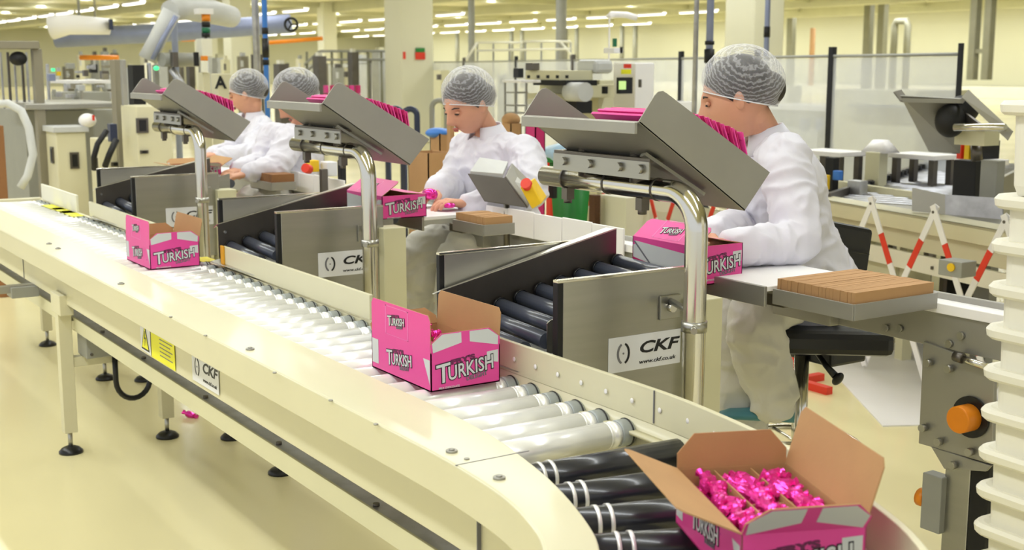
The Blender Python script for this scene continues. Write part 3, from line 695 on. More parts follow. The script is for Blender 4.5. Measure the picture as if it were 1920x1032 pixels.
# ================================================================== PEOPLE
def head_bm(bm, T, W=.074, D=.096, Hh=.116):
    """a head with a face looking along local +Y: brow, eye sockets, nose, lips, chin"""
    g = bmesh.ops.create_uvsphere(bm, u_segments=56, v_segments=44, radius=1)
    def G(x, z, cx, cz, sx, sz): return math.exp(-((x-cx)/sx)**2-((z-cz)/sz)**2)
    for v in g['verts']:
        x, y, z = v.co
        X = x*W; Y = y*D; Z = z*Hh
        if z < 0:
            k = 1-.30*(-z)**1.6; X *= k
            if y < 0: Y *= 1-.42*(-z)**1.1
            else: Y *= 1-.10*(-z)**2
        if z > .2: Y *= 1+.02*z
        if y > 0:
            f = min(1, y*1.6)
            Y += f*(.029*G(X, Z, 0, -.030, .0115, .015)+.018*G(X, Z, 0, -.008, .009, .022)      # nose
                    + .005*G(X, Z, 0, .022, .04, .012)                                           # brow
                    - .012*(G(X, Z, .031, .004, .015, .011)+G(X, Z, -.031, .004, .015, .011))      # sockets
                    + .0075*(G(X, Z, 0, -.060, .018, .0055)+G(X, Z, 0, -.070, .016, .006))         # lips
                    - .004*G(X, Z, 0, -.0655, .02, .0025)
                    + .009*G(X, Z, 0, -.098, .018, .016)                                         # chin
                    + .004*(G(X, Z, .038, -.03, .018, .018)+G(X, Z, -.038, -.03, .018, .018)))     # cheeks
            Y -= .010*f*max(0, abs(x)-.25)
        v.co = T @ V((X, Y, Z))
    for s in (-1, 1):                                                                           # ears
        R_ = T @ M.Translation((s*(W+.001), -.008, -.008)) @ M.Rotation(s*.35, 4, 'Z')
        bmesh.ops.create_uvsphere(bm, u_segments=14, v_segments=12, radius=1, matrix=R_ @ M.Diagonal((.008, .017, .029, 1)))
def hand_b(b, wr, d, nrm, side, curl=.7, s=1.0, spread=.12):
    """palm, four fingers of different lengths and a thumb. d: towards the fingers, nrm: back of the hand"""
    d = V(d).normalized(); nrm = V(nrm); nrm = (nrm-d*nrm.dot(d)).normalized(); lat = d.cross(nrm)*side
    wr = V(wr)
    rings = []
    for u, w_, h_ in ((-.01, .024, .019), (.02, .030, .017), (.055, .038, .015), (.085, .040, .013)):
        c = wr+d*u*s
        rings.append([c+lat*math.cos(a)*w_*s+nrm*math.sin(a)*h_*s for a in (2*PI*k/14 for k in range(14))])
    b.loft(rings)
    for k, (o, L_, r) in enumerate(((.030, .074, .0092), (.0105, .082, .0095), (-.0105, .076, .0092), (-.030, .060, .0082))):
        base = wr+d*.072*s+lat*o*s; dd = (d+lat*o*spread*20*.1).normalized(); p = [base]; a = 0
        for seg, f in ((.45, .35), (.30, 1.0), (.25, 1.6)):
            a_ = curl*f; v = dd*math.cos(a_)-nrm*math.sin(a_); p.append(p[-1]+v*L_*seg*s)
        b.tube(p, [r*s*1.05, r*s, r*s*.92, r*s*.75], 10)
    base = wr+d*.02*s+lat*.022*s; q = [base, base+(d*.55+lat*.75-nrm*.15).normalized()*.035*s]
    q.append(q[-1]+(d*.85+lat*.25-nrm*.35).normalized()*.03*s); q.append(q[-1]+(d*.9-lat*.05-nrm*.5).normalized()*.024*s)
    b.tube(q, [.014*s, .0115*s, .0105*s, .0085*s], 10)
def tapered(b, pts, rads, n=18, el=1.0):
    """limb with rounded ends through the given joints"""
    pts = [V(p) for p in pts]; P_ = []; R_ = []
    for i in range(len(pts)-1):
        k = 6
        for j in range(k):
            t = j/k; P_.append(pts[i].lerp(pts[i+1], t)); R_.append(rads[i]*(1-t)+rads[i+1]*t)
    P_.append(pts[-1]); R_.append(rads[-1])
    for _ in range(2):
        P_ = [P_[0]]+[(P_[i-1]+P_[i]*2+P_[i+1])/4 for i in range(1, len(P_)-1)]+[P_[-1]]
    d0 = (P_[0]-P_[1]).normalized(); d1 = (P_[-1]-P_[-2]).normalized()
    P_ = [P_[0]+d0*R_[0]*.85, P_[0]+d0*R_[0]*.5]+P_+[P_[-1]+d1*R_[-1]*.5, P_[-1]+d1*R_[-1]*.85]
    R_ = [R_[0]*.35, R_[0]*.82]+R_+[R_[-1]*.82, R_[-1]*.35]
    b.tube(P_, R_, n)
def rings_loft(b, secs, lat, n=28):
    """trunk: sections of centre, half width, half depth, spine direction"""
    out = []
    for c, w_, d_, sp in secs:
        sp = V(sp).normalized(); la = (V(lat)-sp*V(lat).dot(sp)).normalized(); fw = sp.cross(la)
        ring = []
        for k in range(n):
            a = 2*PI*k/n; cx = math.cos(a); sy = math.sin(a)
            cx = math.copysign(abs(cx)**.85, cx); sy = math.copysign(abs(sy)**.9, sy)
            ring.append(V(c)+la*cx*w_+fw*sy*d_)
        out.append(ring)
    b.loft(out)
def remeshed(b, name, m, parent, vox, smooth=4, fold=0, seed=0, fdir=None):
    bmesh.ops.recalc_face_normals(b.bm, faces=b.bm.faces[:])
    me = bpy.data.meshes.new('tmp'); b.bm.to_mesh(me); b.bm.free(); o = bpy.data.objects.new('tmp', me); C.objects.link(o)
    r = o.modifiers.new('r', 'REMESH'); r.mode = 'VOXEL'; r.voxel_size = vox
    q = o.modifiers.new('s', 'SMOOTH'); q.factor = .5; q.iterations = smooth
    bpy.context.view_layer.update()
    nm = bpy.data.meshes.new_from_object(o.evaluated_get(bpy.context.evaluated_depsgraph_get())); bpy.data.objects.remove(o)
    if fold:
        nv = [v.normal.copy() for v in nm.vertices]
        for v, nn in zip(nm.vertices, nv):
            p = v.co
            a = NZ.noise(V((p.x*9+seed, p.y*9, p.z*7)))*1.0
            rdg = 1-abs(NZ.noise(V((p.x*11+seed*3+a*1.3, p.y*11+a, p.z*17))))*2.2
            r2 = 1-abs(NZ.noise(V((p.x*24+seed, p.y*24+a*2, p.z*13+a))))*2
            v.co = p+nn*(fold*(max(rdg, -.4)*.9+.45*r2+.8*a))
    for p in nm.polygons: p.use_smooth = True
    nm.name = name; nm.materials.clear(); nm.materials.append(MT[m])
    ob = bpy.data.objects.new(name, nm); C.objects.link(ob); ob.parent = parent; return ob
def person(label, J, face, tilt=0, roll=0, vox=.004, holds=None, group=None, skirt=True, legs=True, seed=1, hs=1.0, hand_curl=.8):
    J = {k: V(v) for k, v in J.items()}
    t = thing('person', label, 'person')
    # head frame: +Y local = face
    f = V(face).normalized(); zz = V((0, 0, 1)); xr = f.cross(zz).normalized()
    TH = M.Translation(J['head']) @ frame((0, 0, 0), xr, f) @ M.Rotation(-tilt, 4, 'X') @ M.Rotation(roll, 4, 'Y') @ M.Diagonal((hs, hs, hs, 1))
    lat = (J['shR']-J['shL']).normalized(); up = (J['neck']-J['hip']).normalized()
    # ---- body (skin): head, neck, trunk, arms, hands, legs in one surface
    b = B(); head_bm(b.bm, TH)
    jaw = TH @ V((0, -.035, -.06))
    tapered(b, [jaw, J['neck'], J['neck']-up*.06], [.043*hs, .046*hs, .056])
    chest = J['neck'].lerp(J['hip'], .30); waist = J['neck'].lerp(J['hip'], .68)
    rings_loft(b, [(J['neck']-up*.02, .06, .05, up), (J['neck']-up*.06, .13, .075, up), (chest, .145, .095, up), (waist, .12, .085, up), (J['hip']-up*.04, .15, .11, up), (J['hip']-up*.10, .10, .08, up)], lat, 20)
    for s in 'LR':
        tapered(b, [J['sh'+s]-up*.02, J['el'+s], J['wr'+s]], [.042, .036, .025], 12)
        d = (J['wr'+s]-J['el'+s]).normalized()
        d = (J['hd'+s]-J['wr'+s]).normalized() if 'hd'+s in J else d
        hand_b(b, J['wr'+s]+d*.012, d, J.get('bk'+s, V((0, 0, 1))), 1 if s == 'L' else -1, hand_curl, hs)
        tapered(b, [J['hip']+lat*(.08 if s == 'R' else -.08), J['kn'+s], J['an'+s]], [.075, .05, .034], 12)
    remeshed(b, 'body', 'skin', t, vox, 1)
    # ---- hair under the net, net
    hc = TH @ M.Translation((0, -.010, .027))
    g = B(); g.ell((0, 0, 0), .082, .101, .093, hc); 
    g.ell((0, 0, 0), .052, .05, .05, TH @ M.Translation((0, -.088, .0)))
    bmesh.ops.bisect_plane(g.bm, geom=g.bm.verts[:]+g.bm.edges[:]+g.bm.faces[:], plane_co=TH @ V((0, .076, .056)), plane_no=(TH.to_3x3() @ V((0, .70, -.72))), clear_outer=True)
    g.build('hair', 'hair', t)
    g = B(); mm = TH @ M.Translation((0, -.026, .036)) @ M.Rotation(math.radians(27), 4, 'X')
    n_, rings = 40, []
    for i in range(15):
        e = -.45+(PI/2+.45)*i/14*.985; rr = math.cos(e)
        rings.append([mm @ V((.094*rr*math.cos(a)*(1+.02*math.sin(9*a+i)), .118*rr*math.sin(a)*(1+.02*math.sin(7*a-i)), .108*math.sin(e))) for a in (2*PI*k/n_ for k in range(n_))])
    g.loft(rings, None, False); net = g.build('hairnet', 'hairnet', t, smooth=True)
    g = B(); g.tube(rings[0]+[rings[0][0]], .0022, 6); g.build('net_band', 'paper', net)
    # ---- face details
    for s in (-1, 1):
        e = B(); e.ell(TH @ V((s*.031, .0815, .003)), .0125*hs, .006*hs, .0062*hs, TH.to_3x3().to_4x4(), u=14, v=10); e.build('eyelid', 'skin', t)
        e = B(); e.ell(TH @ V((s*.031, .0865, -.0005)), .0125*hs, .0045*hs, .0036*hs, TH.to_3x3().to_4x4(), u=12, v=8); e.build('eye', 'eye_dark', t)
        e = B(); e.tube([TH @ V((s*.016, .0925, .021)), TH @ V((s*.032, .089, .0255)), TH @ V((s*.047, .077, .021))], [.0022, .003, .0016], 8); e.build('eyebrow', 'hair', t)
    e = B(); e.ell(TH @ V((0, .0935, -.0605)), .0185*hs, .0050*hs, .0042*hs, TH.to_3x3().to_4x4(), u=16, v=8); e.ell(TH @ V((0, .0925, -.069)), .0155*hs, .0050*hs, .0045*hs, TH.to_3x3().to_4x4(), u=16, v=8); e.build('mouth', 'lips', t)
    # ---- coat
    b = B(); 
    secs = [(J['neck']-up*.035, .085, .07, up), (J['neck']-up*.07, .165, .095, up), (J['neck']-up*.11, .19, .115, up), (chest, .185, .13, up), (waist, .175, .128, up), (J['hip'], .205, .155, up), (J['hip']-up*.10, .225, .175, up)]
    if skirt: secs.append((J['hip']-V((0, 0, .19)), .225, .18, V((0, 0, 1))))
    rings_loft(b, secs, lat)
    for s in 'LR':
        tapered(b, [J['neck'].lerp(J['sh'+s], .45)-up*.045, J['sh'+s]-up*.01, J['sh'+s].lerp(J['el'+s], .5), J['el'+s], J['el'+s].lerp(J['wr'+s], .55), J['wr'+s]], [.062, .072, .066, .062, .054, .042], 18)
    remeshed(b, 'coat', 'coat', t, .006, 4, .0105, seed)
    # collar: two lapel strips round the neck
    b = B(); nk = J['neck']-up*.012; fw = up.cross(lat)
    if fw.dot(f) < 0: fw = -fw
    ring = []
    for k in range(21):
        a = -PI*.86+PI*1.72*k/20+PI*1.5; c_, s_ = math.cos(a), math.sin(a)
        ring.append((lat*c_, fw*(s_)))
    inner = [nk+p*.068+q*.062+up*.028 for p, q in ring]; mid = [nk+p*.088+q*.078-up*.008 for p, q in ring]; outer = [nk+p*.106+q*.096-up*.040 for p, q in ring]
    vs = [[b.bm.verts.new(x) for x in r_] for r_ in (inner, mid, outer)]
    for r1, r2 in zip(vs, vs[1:]):
        for i in range(20): b.bm.faces.new((r1[i], r1[i+1], r2[i+1], r2[i])).smooth = True
    co = b.build('collar', 'coat', t); so = co.modifiers.new('s', 'SOLIDIFY'); so.thickness = .004
    # ---- trousers and shoes
    b = B(); tapered(b, [J['hip']-lat*.06, J['hip']+lat*.06], [.125, .125], 16)
    for s in 'LR':
        tapered(b, [J['hip']+lat*(.075 if s == 'R' else -.075)-V((0, 0, .02)), J['kn'+s], J['kn'+s].lerp(J['an'+s], .5), J['an'+s]-V((0, 0, .01))], [.098, .082, .078, .072], 18)
    remeshed(b, 'trousers', 'trousers', t, .008, 4, .010, seed+5)
    for s in 'LR':
        an = J['an'+s]; ft = V((f.x, f.y, 0)).normalized(); sd = ft.cross(V((0, 0, 1)))
        rr = []
        for u, w_, h_ in ((-.065, .020, .03), (-.05, .034, .05), (0, .037, .055), (.07, .042, .035), (.13, .042, .028), (.165, .022, .016)):
            c = an+ft*u-V((0, 0, .06)); rr.append([c+sd*math.cos(a)*w_+V((0, 0, 1))*(math.sin(a)*h_*.5+h_*.5-.02) for a in (2*PI*k/16 for k in range(16))])
        B().loft(rr).build('shoe', 'clog', t)
    return t
def sit(x, y, z_head, face, lean=.10, d=None):
    pass
def V3(*a): return V(a)
def worker(px_head, dh, label, face, tilt, seed, pts, vox=.0038, hs=1.06, **k):
    J = {n_: PD(*q) for n_, q in pts.items() if n_ not in ('bkL', 'bkR')}
    J['head'] = PD(*px_head, dh)
    for n_ in ('bkL', 'bkR'):
        if n_ in pts: J[n_] = V(pts[n_])
    return person(label, J, face, tilt, seed=seed, vox=vox, hs=hs, **k)
rotz = lambda deg: V((math.cos(math.radians(deg)), math.sin(math.radians(deg)), 0))
# nearest woman, seen from her left rear side
worker((1383, 182), 3.8, 'woman in white coat and hairnet seated at the nearest table, face turned away',
       (-.74, -.67, 0), math.radians(16), 2, dict(
    neck=(1434, 250, 3.86), hip=(1496, 505, 4.05), shL=(1472, 292, 3.68), shR=(1425, 288, 4.04), elL=(1500, 455, 3.60), wrL=(1372, 462, 3.50),
    elR=(1400, 430, 3.95), wrR=(1335, 440, 3.72), knL=(1410, 600, 3.70), knR=(1375, 588, 3.86), anL=(1450, 742, 3.80), anR=(1395, 790, 3.95),
    hdL=(1335, 455, 3.46), hdR=(1305, 450, 3.66)), skirt=False)
# woman at the middle table
worker((876, 196), 5.2, 'woman looking down, holding a pink sweet pack at the middle table',
       (.16, -.987, 0), math.radians(24), 4, dict(
    neck=(912, 241, 5.28), hip=(945, 455, 5.42), shL=(986, 286, 5.12), shR=(872, 276, 5.42), elL=(1000, 362, 4.98), wrL=(882, 385, 4.95),
    elR=(852, 345, 5.36), wrR=(818, 357, 5.10), knL=(860, 470, 4.98), knR=(785, 462, 5.10), anL=(850, 640, 5.1), anR=(775, 640, 5.25),
    hdL=(850, 380, 4.92), hdR=(798, 366, 5.04)))
# woman behind the middle hopper
worker((556, 184), 6.6, 'woman bowing her head, dark hair under the hairnet, behind the middle hopper',
       (-.30, -.955, 0), math.radians(38), 6, dict(
    neck=(560, 240, 6.7), hip=(545, 370, 6.85), shL=(545, 258, 6.5), shR=(510, 250, 6.9), elL=(520, 315, 6.4), wrL=(470, 325, 6.35),
    elR=(495, 305, 6.8), wrR=(450, 318, 6.6), knL=(500, 380, 6.4), knR=(470, 375, 6.6), anL=(490, 480, 6.5), anR=(460, 480, 6.7)), vox=.006)
# farthest woman
worker((462, 176), 7.9, 'woman in profile with grey hairnet and raised collar at the farthest table on the left',
       (-.62, -.785, 0), math.radians(14), 8, dict(
    neck=(474, 214, 7.95), hip=(485, 325, 8.05), shL=(492, 238, 7.8), shR=(450, 232, 8.1), elL=(470, 290, 7.6), wrL=(412, 292, 7.5),
    elR=(440, 285, 8.0), wrR=(400, 290, 7.75), knL=(440, 330, 7.6), knR=(425, 328, 7.8), anL=(430, 430, 7.7), anR=(415, 430, 7.9)), vox=.006)
# pink sweet pack in the hands of the middle woman
p = PD(806, 364, 4.98); b = B(); b.loft([[p+V((x, math.cos(a)*r, math.sin(a)*r)) for a in (2*PI*k/10 for k in range(10))] for x, r in ((-.035, .004), (-.03, .02), (0, .024), (.03, .02), (.035, .004))])
tag(b.build('sweet_pack', 'foil'), 'small pink foil pack held in the hands of the middle woman', 'sweets')
p = PD(835, 384, 4.9); b = B(); b.loft([[p+V((x, math.cos(a)*r, math.sin(a)*r*.5)) for a in (2*PI*k/10 for k in range(10))] for x, r in ((-.05, .004), (-.045, .02), (0, .026), (.045, .02), (.05, .004))])
tag(b.build('sweet_pack', 'foil'), 'pink foil pack lying on the table below the hands of the middle woman', 'sweets')
# ---- black office chair of the nearest woman
ch = thing('swivel_chair', 'black padded swivel chair with chrome foot ring under the nearest woman', 'chair')
def padded(pts, th, name, m, bev):
    return B().slab(pts, th).build(name, m, ch, bev)
cx = PD(1530, 640, 4.02)
fwd = V((-.60, -.80, 0)).normalized(); lat = V((.80, -.60, 0)).normalized()
q = PD(1530, 642, 4.0)
pad = padded([q+lat*a+fwd*b_ for a, b_ in ((-.21, -.20), (.21, -.20), (.20, .16), (.12, .24), (-.12, .24), (-.20, .16))], .075, 'seat', 'black_leather', .022)
bp = [PD(*s) for s in ((1537, 410, 3.98), (1640, 430, 4.02), (1628, 520, 4.05), (1632, 560, 4.06), (1545, 545, 4.0), (1538, 500, 3.98))]
o = padded(bp[::-1], .06, 'backrest', 'black_leather', .015)
for yy in (455, 492):
    B().tube([PD(1540, yy, 3.975), PD(1590, yy+16, 3.995), PD(1630, yy+22, 4.02)], .002, 6).build('seam', 'black_plastic', o)
q0 = PD(1563, 520, 4.03); B().tube([PD(1570, 520, 4.07), PD(1566, 600, 4.12), PD(1545, 655, 4.1)], .018, 8).build('back_bar', 'black_plastic', ch)
q = PD(1535, 655, 4.05); B().box(q.x-.10, q.x+.12, q.y-.07, q.y+.09, q.z-.03, q.z+.03).build('mechanism', 'black_plastic', ch, .01)
q = PD(1455, 650, 4.02)
col = V((q.x, q.y, 0))
base = PZ(1500, 855, .05)
pc = PD(1512, 660, 4.05)
rc = PZ(1497, 832, .30); r0 = V((rc.x, rc.y, 0))
B().cyl(V((r0.x, r0.y, pc.z)), V((r0.x, r0.y, .10)), .024, 16).build('gas_column', 'chrome_tube', ch)
B().tube([PD(1527, 655, 3.9), PD(1548, 685, 3.86), PD(1566, 705, 3.84)], [.008, .009, .012], 10).build('lever', 'black_plastic', ch)
g = B(); g.ell(PD(1571, 711, 3.835), .014, .014, .026, M.Rotation(.7, 4, 'Y')); g.build('lever_knob', 'black_plastic', ch)
R0 = .19
g = B(); g.tube([V((rc.x+R0*math.cos(a), rc.y+R0*math.sin(a), .30)) for a in (2*PI*k/40 for k in range(41))], .011, 10); g.build('foot_ring', 'chrome_tube', ch)
for k in range(5):
    a = 2*PI*k/5+.3; e = V((r0.x+.28*math.cos(a), r0.y+.28*math.sin(a), .06)); g = B(); g.tube([V((r0.x, r0.y, .11)), e], [.022, .014], 8); l = g.build('base_arm', 'black_plastic', ch)
    g = B(); g.cyl(e+V((-.012, 0, -.035)), e+V((.012, 0, -.035)), .025, 14); g.build('caster', 'rubber', l)
    g = B(); g.tube([V((r0.x, r0.y, .30)), V((r0.x+R0*math.cos(a), r0.y+R0*math.sin(a), .30))], .006, 6); g.build('ring_spoke', 'chrome_tube', ch)
# ================================================================== BEHIND THE LINE
def cabb(px0, px1, py0, py1, d, a=.9):
    """axis-aligned block that fills the given part of the photo at depth d; returns its bounds"""
    W = (px1-px0)/FPX*d; c = PD((px0+px1)/2, (py0+py1)/2, d); dx = a*W; dy = (1-.545*a)*W/.839
    return c.x-dx/2, c.x+dx/2, c.y-dy/2, c.y+dy/2, PD((px0+px1)/2, py1, d).z, PD((px0+px1)/2, py0, d).z
def part(px0, px1, py0, py1, d, m, name, par, a=.9, bev=.004, z0=None, grow=0):
    q = list(cabb(px0, px1, py0, py1, d, a))
    if z0 is not None: q[4] = z0
    return B().box(*q).build(name, m, par, bev)
# acrylic safety fence
f0, f1 = V((-5.72, 7.41)), V((-26.1, 13.8)); fd = (f1-f0).normalized(); fn = V((-fd.y, fd.x))
fence = thing('safety_fence', 'clear acrylic safety fence with black posts behind the packing line', 'fence')
def fence_at(px):
    r_ = ray(px, 125); # intersect the fence line
    den = r_.x*fd.y-r_.y*fd.x; k = (f0.x*fd.y-f0.y*fd.x)/den; return V((r_.x*k, r_.y*k))
posts = [1800, 1560, 1420, 1277, 1075, 968, 870, 742, 695, 560]
pp = [fence_at(p_) for p_ in posts]
for px, p in zip(posts, pp):
    w_ = .024 if px == 1560 else (.014 if px == 1800 else .022); B().box(p.x-w_, p.x+w_, p.y-w_, p.y+w_, 0, 1.66 if px != 742 else 1.75).build('post', 'black_plastic' if px in (1560, 1277, 968, 742, 1800) else 'steel_dark', fence)
for a, b_ in zip(pp, pp[1:]):
    g = B(); g.tube([V((a.x, a.y, 1.585)), V((b_.x, b_.y, 1.585))], .014, 6); g.build('top_rail', 'grey_paint', fence)
    g = B(); g.slab([V((a.x, a.y, .35)), V((b_.x, b_.y, .35)), V((b_.x, b_.y, 1.57)), V((a.x, a.y, 1.57))], .006); g.build('acrylic_pane', 'acrylic', fence)
# red and white expanding barrier
bar = thing('expanding_barrier', 'red and white expanding lattice barrier standing on the floor behind the women', 'barrier')
A_, Z_ = V((-2.95, 4.67)), V((-7.45, 5.18)); n_ = 11; stp = (Z_-A_)/n_
rn = V((stp.y, -stp.x)).normalized()
for k in range(n_+1):
    a = A_+stp*k
    for sgn in (1, -1):
        m_ = a+stp*.5*sgn; e_ = a+stp*sgn
        if sgn == 1 and k == n_ or sgn == -1 and k == 0: continue
        off = rn*(.006*sgn)
        P_ = [V((a.x+off.x, a.y+off.y, .855)), V((e_.x+off.x, e_.y+off.y, .045))]
        d = (P_[1]-P_[0]).normalized(); L_ = (P_[1]-P_[0]).length
        T = frame(P_[0], d, V((rn.x, rn.y, 0)).cross(d))
        for s0, s1, mm_ in ((-.02, .19, 'white_plastic'), (.19, .36, 'red'), (.36, .60, 'white_plastic'), (.60, .77, 'red'), (.77, 1.02, 'white_plastic')):
            o = B().box(s0*L_, s1*L_, -.016, .016, -.003, .003, T).build('slat_piece' if mm_ == 'red' else 'slat', mm_, bar)
    B().cyl(V((a.x+rn.x*.012, a.y+rn.y*.012, .84)), V((a.x-rn.x*.012, a.y-rn.y*.012, .84)), .007, 8).build('rivet', 'steel_dark', bar)
e = Z_; B().box(e.x-.03, e.x+.03, e.y-.03, e.y+.03, 0, .93).build('end_post', 'red', bar, .004)
B().box(e.x-.05, e.x-.01, e.y-.05, e.y-.01, .60, .84).build('end_lamp', 'red', bar, .006)
st = thing('barrier_foot', 'red steel cross foot of the barrier on the floor under the black chair', 'stand')
c = PZ(1490, 722, 0); B().box(c.x-.018, c.x+.018, c.y-.018, c.y+.018, .03, .42).build('stem', 'red', st)
B().box(c.x-.22, c.x+.22, c.y-.02, c.y+.02, 0, .035).build('foot_bar', 'red', st); B().box(c.x-.02, c.x+.02, c.y-.20, c.y+.18, .0, .034).build('foot_bar', 'red', st)
# rear cream conveyor
a, b_ = PZ(1545, 375, .78), PZ(1860, 430, .78); d = (b_-a); d.z = 0; d.normalize(); n2 = V((-d.y, d.x, 0))
if n2.y < 0: n2 = -n2
T = frame((a.x, a.y, 0), d, n2)
rc = thing('rear_conveyor', 'cream conveyor with stepped side running behind the barrier', 'conveyor')
B().box(-5, 3, .0, .012, .70, .78, T).build('rail_lip', 'cream', rc); B().box(-5, 3, 0, .16, .768, .78, T).build('rail_cover', 'cream', rc)
B().box(-5, 3, .05, .06, .60, .70, T).build('side_panel', 'cream', rc, .0); B().box(-5, 3, .03, .05, .50, .585, T).build('lower_panel', 'cream_white', rc)
B().box(-5, 3, .16, .60, .70, .755, T).build('bed', 'steel_matt', rc); B().box(-5, 3, .60, .64, .55, .80, T).build('far_rail', 'cream', rc)
for x in (-4.4, -2.6, -.9, .55, 1.6): B().box(x, x+.06, .10, .16, 0, .6, T).build('leg', 'cream_dull', rc)
B().box(.05, .55, .08, .30, .30, .50, T).build('drive_box', 'cream_dull', rc)
for x in (.20, .9, 1.5): B().box(x, x+.012, .02, .052, .53, .545, T).build('bolt', 'steel_dark', rc)
p = PD(1790, 505, 5.4); B().box(p.x-.07, p.x+.05, p.y-.02, p.y+.08, p.z-.032, p.z+.036).build('control_box', 'grey_paint', rc, .004)
B().cyl(p+V((0, -.02, .01)), p+V((0, -.03, .01)), .018, 14).build('yellow_button', 'yellow', rc)
for z in (.27, .20): B().box(-.3, 1.6, .12, .15, z, z+.03, T).build('cross_rail', 'steel_dark', rc)
# grey branch conveyor going away to the right
far = ray(2290, 125); far.z = 0; far.normalize(); sd = V((far.y, -far.x, 0))
a = PZ(1548, 376, .77); T = frame((a.x, a.y, 0), sd, far)
gb = thing('branch_conveyor', 'grey roller conveyor leading away from the rear cream conveyor', 'conveyor')
B().box(0, .62, .1, 3.6, .70, .745, T).build('bed', 'blue_grey', gb)
for k in range(34): 
    y = .12+.1*k; g = B(); g.cyl(T @ V((.02, y, .745)), T @ V((.60, y, .745)), .022, 8); g.build('roller', 'galvanised', gb)
B().box(-.03, 0, .1, 3.6, .62, .80, T).build('side_rail', 'steel_dark', gb); B().box(.62, .65, .1, 3.6, .60, .775, T).build('side_rail', 'steel_matt', gb)
for k in range(24): B().box(.0, .03, .6+.12*k, .65+.12*k, .77, .80, T).build('brush_tooth', 'rubber', gb)
for x, y in ((0, .4), (.6, .4), (0, 3.2), (.6, 3.2)): B().box(x-.02, x+.02, y, y+.04, 0, .7, T).build('leg', 'steel_dark', gb)
p = PD(1640, 410, 5.9)
t = thing('steel_cover', 'brushed steel guard panel standing on the rear conveyor at right', 'panel')
q = [PD(1710, 352, 6.3), PD(1772, 365, 6.2), PD(1880, 372, 6.0), PD(1880, 412, 6.0), PD(1772, 402, 6.2), PD(1710, 396, 6.3)]
B().slab([q[0], q[5], q[4], q[1]], .01).build('plate', 'steel_matt', t); B().slab([q[1], q[4], q[3], q[2]], .01).build('plate', 'galvanised', t)
t = thing('dark_machine', 'black open machine frame beside grey door between branch conveyor and white crates', 'machine')
part(1790, 1845, 300, 378, 6.6, 'rubber', 'opening', t, z0=0); part(1840, 1880, 300, 380, 6.3, 'grey_paint', 'door', t, z0=0)
# rear tables
def rtable(px0, px1, py, d, label, legm='steel_dark', w_=.6, z=None):
    t = thing('side_table', label, 'table'); q = cabb(px0, px1, py-5, py+4, d, .9)
    B().box(q[0], q[1], q[2], q[3], q[5]-.03, q[5]).build('table_top', 'white_plastic', t, .004)
    for x in (q[0]+.04, q[1]-.04):
        for y in (q[2]+.04, q[3]-.04): B().box(x-.02, x+.02, y-.02, y+.02, 0, q[5]-.03).build('leg', legm, t)
    B().box(q[0]+.04, q[1]-.04, q[2]+.02, q[2]+.05, q[5]-.42, q[5]-.38).build('stretcher', legm, t); return q
rtable(1500, 1620, 287, 8.2, 'white topped side table with black legs right of the nearest woman')
rtable(1672, 1792, 293, 8.0, 'white topped side table behind the branch conveyor')
q = rtable(1795, 1885, 303, 7.0, 'white topped side table under the right hopper'); q_t = q[5]; q_x = q[0]+.03; q_y = (q[2]+q[3])/2
t = thing('cover_box', 'white slope-edged cover on a beige box between two white side tables', 'box')
part(1624, 1662, 285, 330, 7.9, 'cream_dull', 'box_body', t, z0=0); q = cabb(1618, 1684, 262, 286, 7.9)
B().loft([[V((q[0], q[2], q[4])), V((q[1], q[2], q[4])), V((q[1], q[3], q[4])), V((q[0], q[3], q[4]))], [V((q[0]+.06, q[2]+.04, q[5])), V((q[1]-.06, q[2]+.04, q[5])), V((q[1]-.06, q[3]-.04, q[5])), V((q[0]+.06, q[3]-.04, q[5]))]]).build('lid', 'white_plastic', t)
t = thing('tool_trolley', 'dark trolley with black frame under the side table behind the black chair', 'trolley')
part(1548, 1572, 295, 352, 7.6, 'rubber', 'frame', t, z0=0); part(1562, 1580, 320, 338, 7.5, 'blue', 'blue_valve', t); part(1545, 1556, 328, 356, 7.5, 'yellow', 'yellow_tag', t)
part(1590, 1625, 338, 372, 7.4, 'galvanised', 'steel_drawer', t, z0=.1)
# right tilted hopper, the mirror of those in front
t = thing('rear_hopper', 'tilted stainless hopper with black motor at the right above the side table', 'hopper')
D_ = 6.2
P3 = lambda x, y, dd=0: PD(x, y, D_+dd)
B().slab([P3(1688, 180), P3(1742, 285, .35), P3(1800, 288, .3), P3(1808, 186)], .006).build('funnel', 'steel_matt', t)
B().slab([P3(1676, 172, .1), P3(1690, 190), P3(1702, 184, .1), P3(1690, 168, .2)], .006).build('left_cheek', 'steel_dark', t)
B().slab([P3(1690, 184), P3(1692, 192), P3(1806, 194), P3(1812, 186)], .008).build('lip', 'steel_matt', t)
B().slab([P3(1803, 182), P3(1888, 262, -.4), P3(1898, 245, -.4), P3(1816, 168)], .008).build('side_wall', 'steel_matt', t)
g = B(); g.ell(P3(1782, 226, .05), .075, .075, .085); g.ell(P3(1805, 205, .08), .08, .08, .07); g.build('motor', 'rubber', t)
B().slab([P3(1785, 190, .1), P3(1845, 235, -.1), P3(1835, 240, .0), P3(1790, 232, .1)], .01).build('inner_plate', 'steel_dark', t)
g = B(); g.tube([P3(1790, 239, -.2), P3(1885, 239, -.4)], .018, 10); g.build('arm', 'chrome_tube', t)
B().box(*cabb(1795, 1868, 244, 272, 6.3)).build('under_box', 'cream_dull', t)
g = B(); g.tube([P3(1830, 270, .2), PD(1832, 302, 6.4)], .03, 10); g.build('hopper_post', 'steel_dark', t)
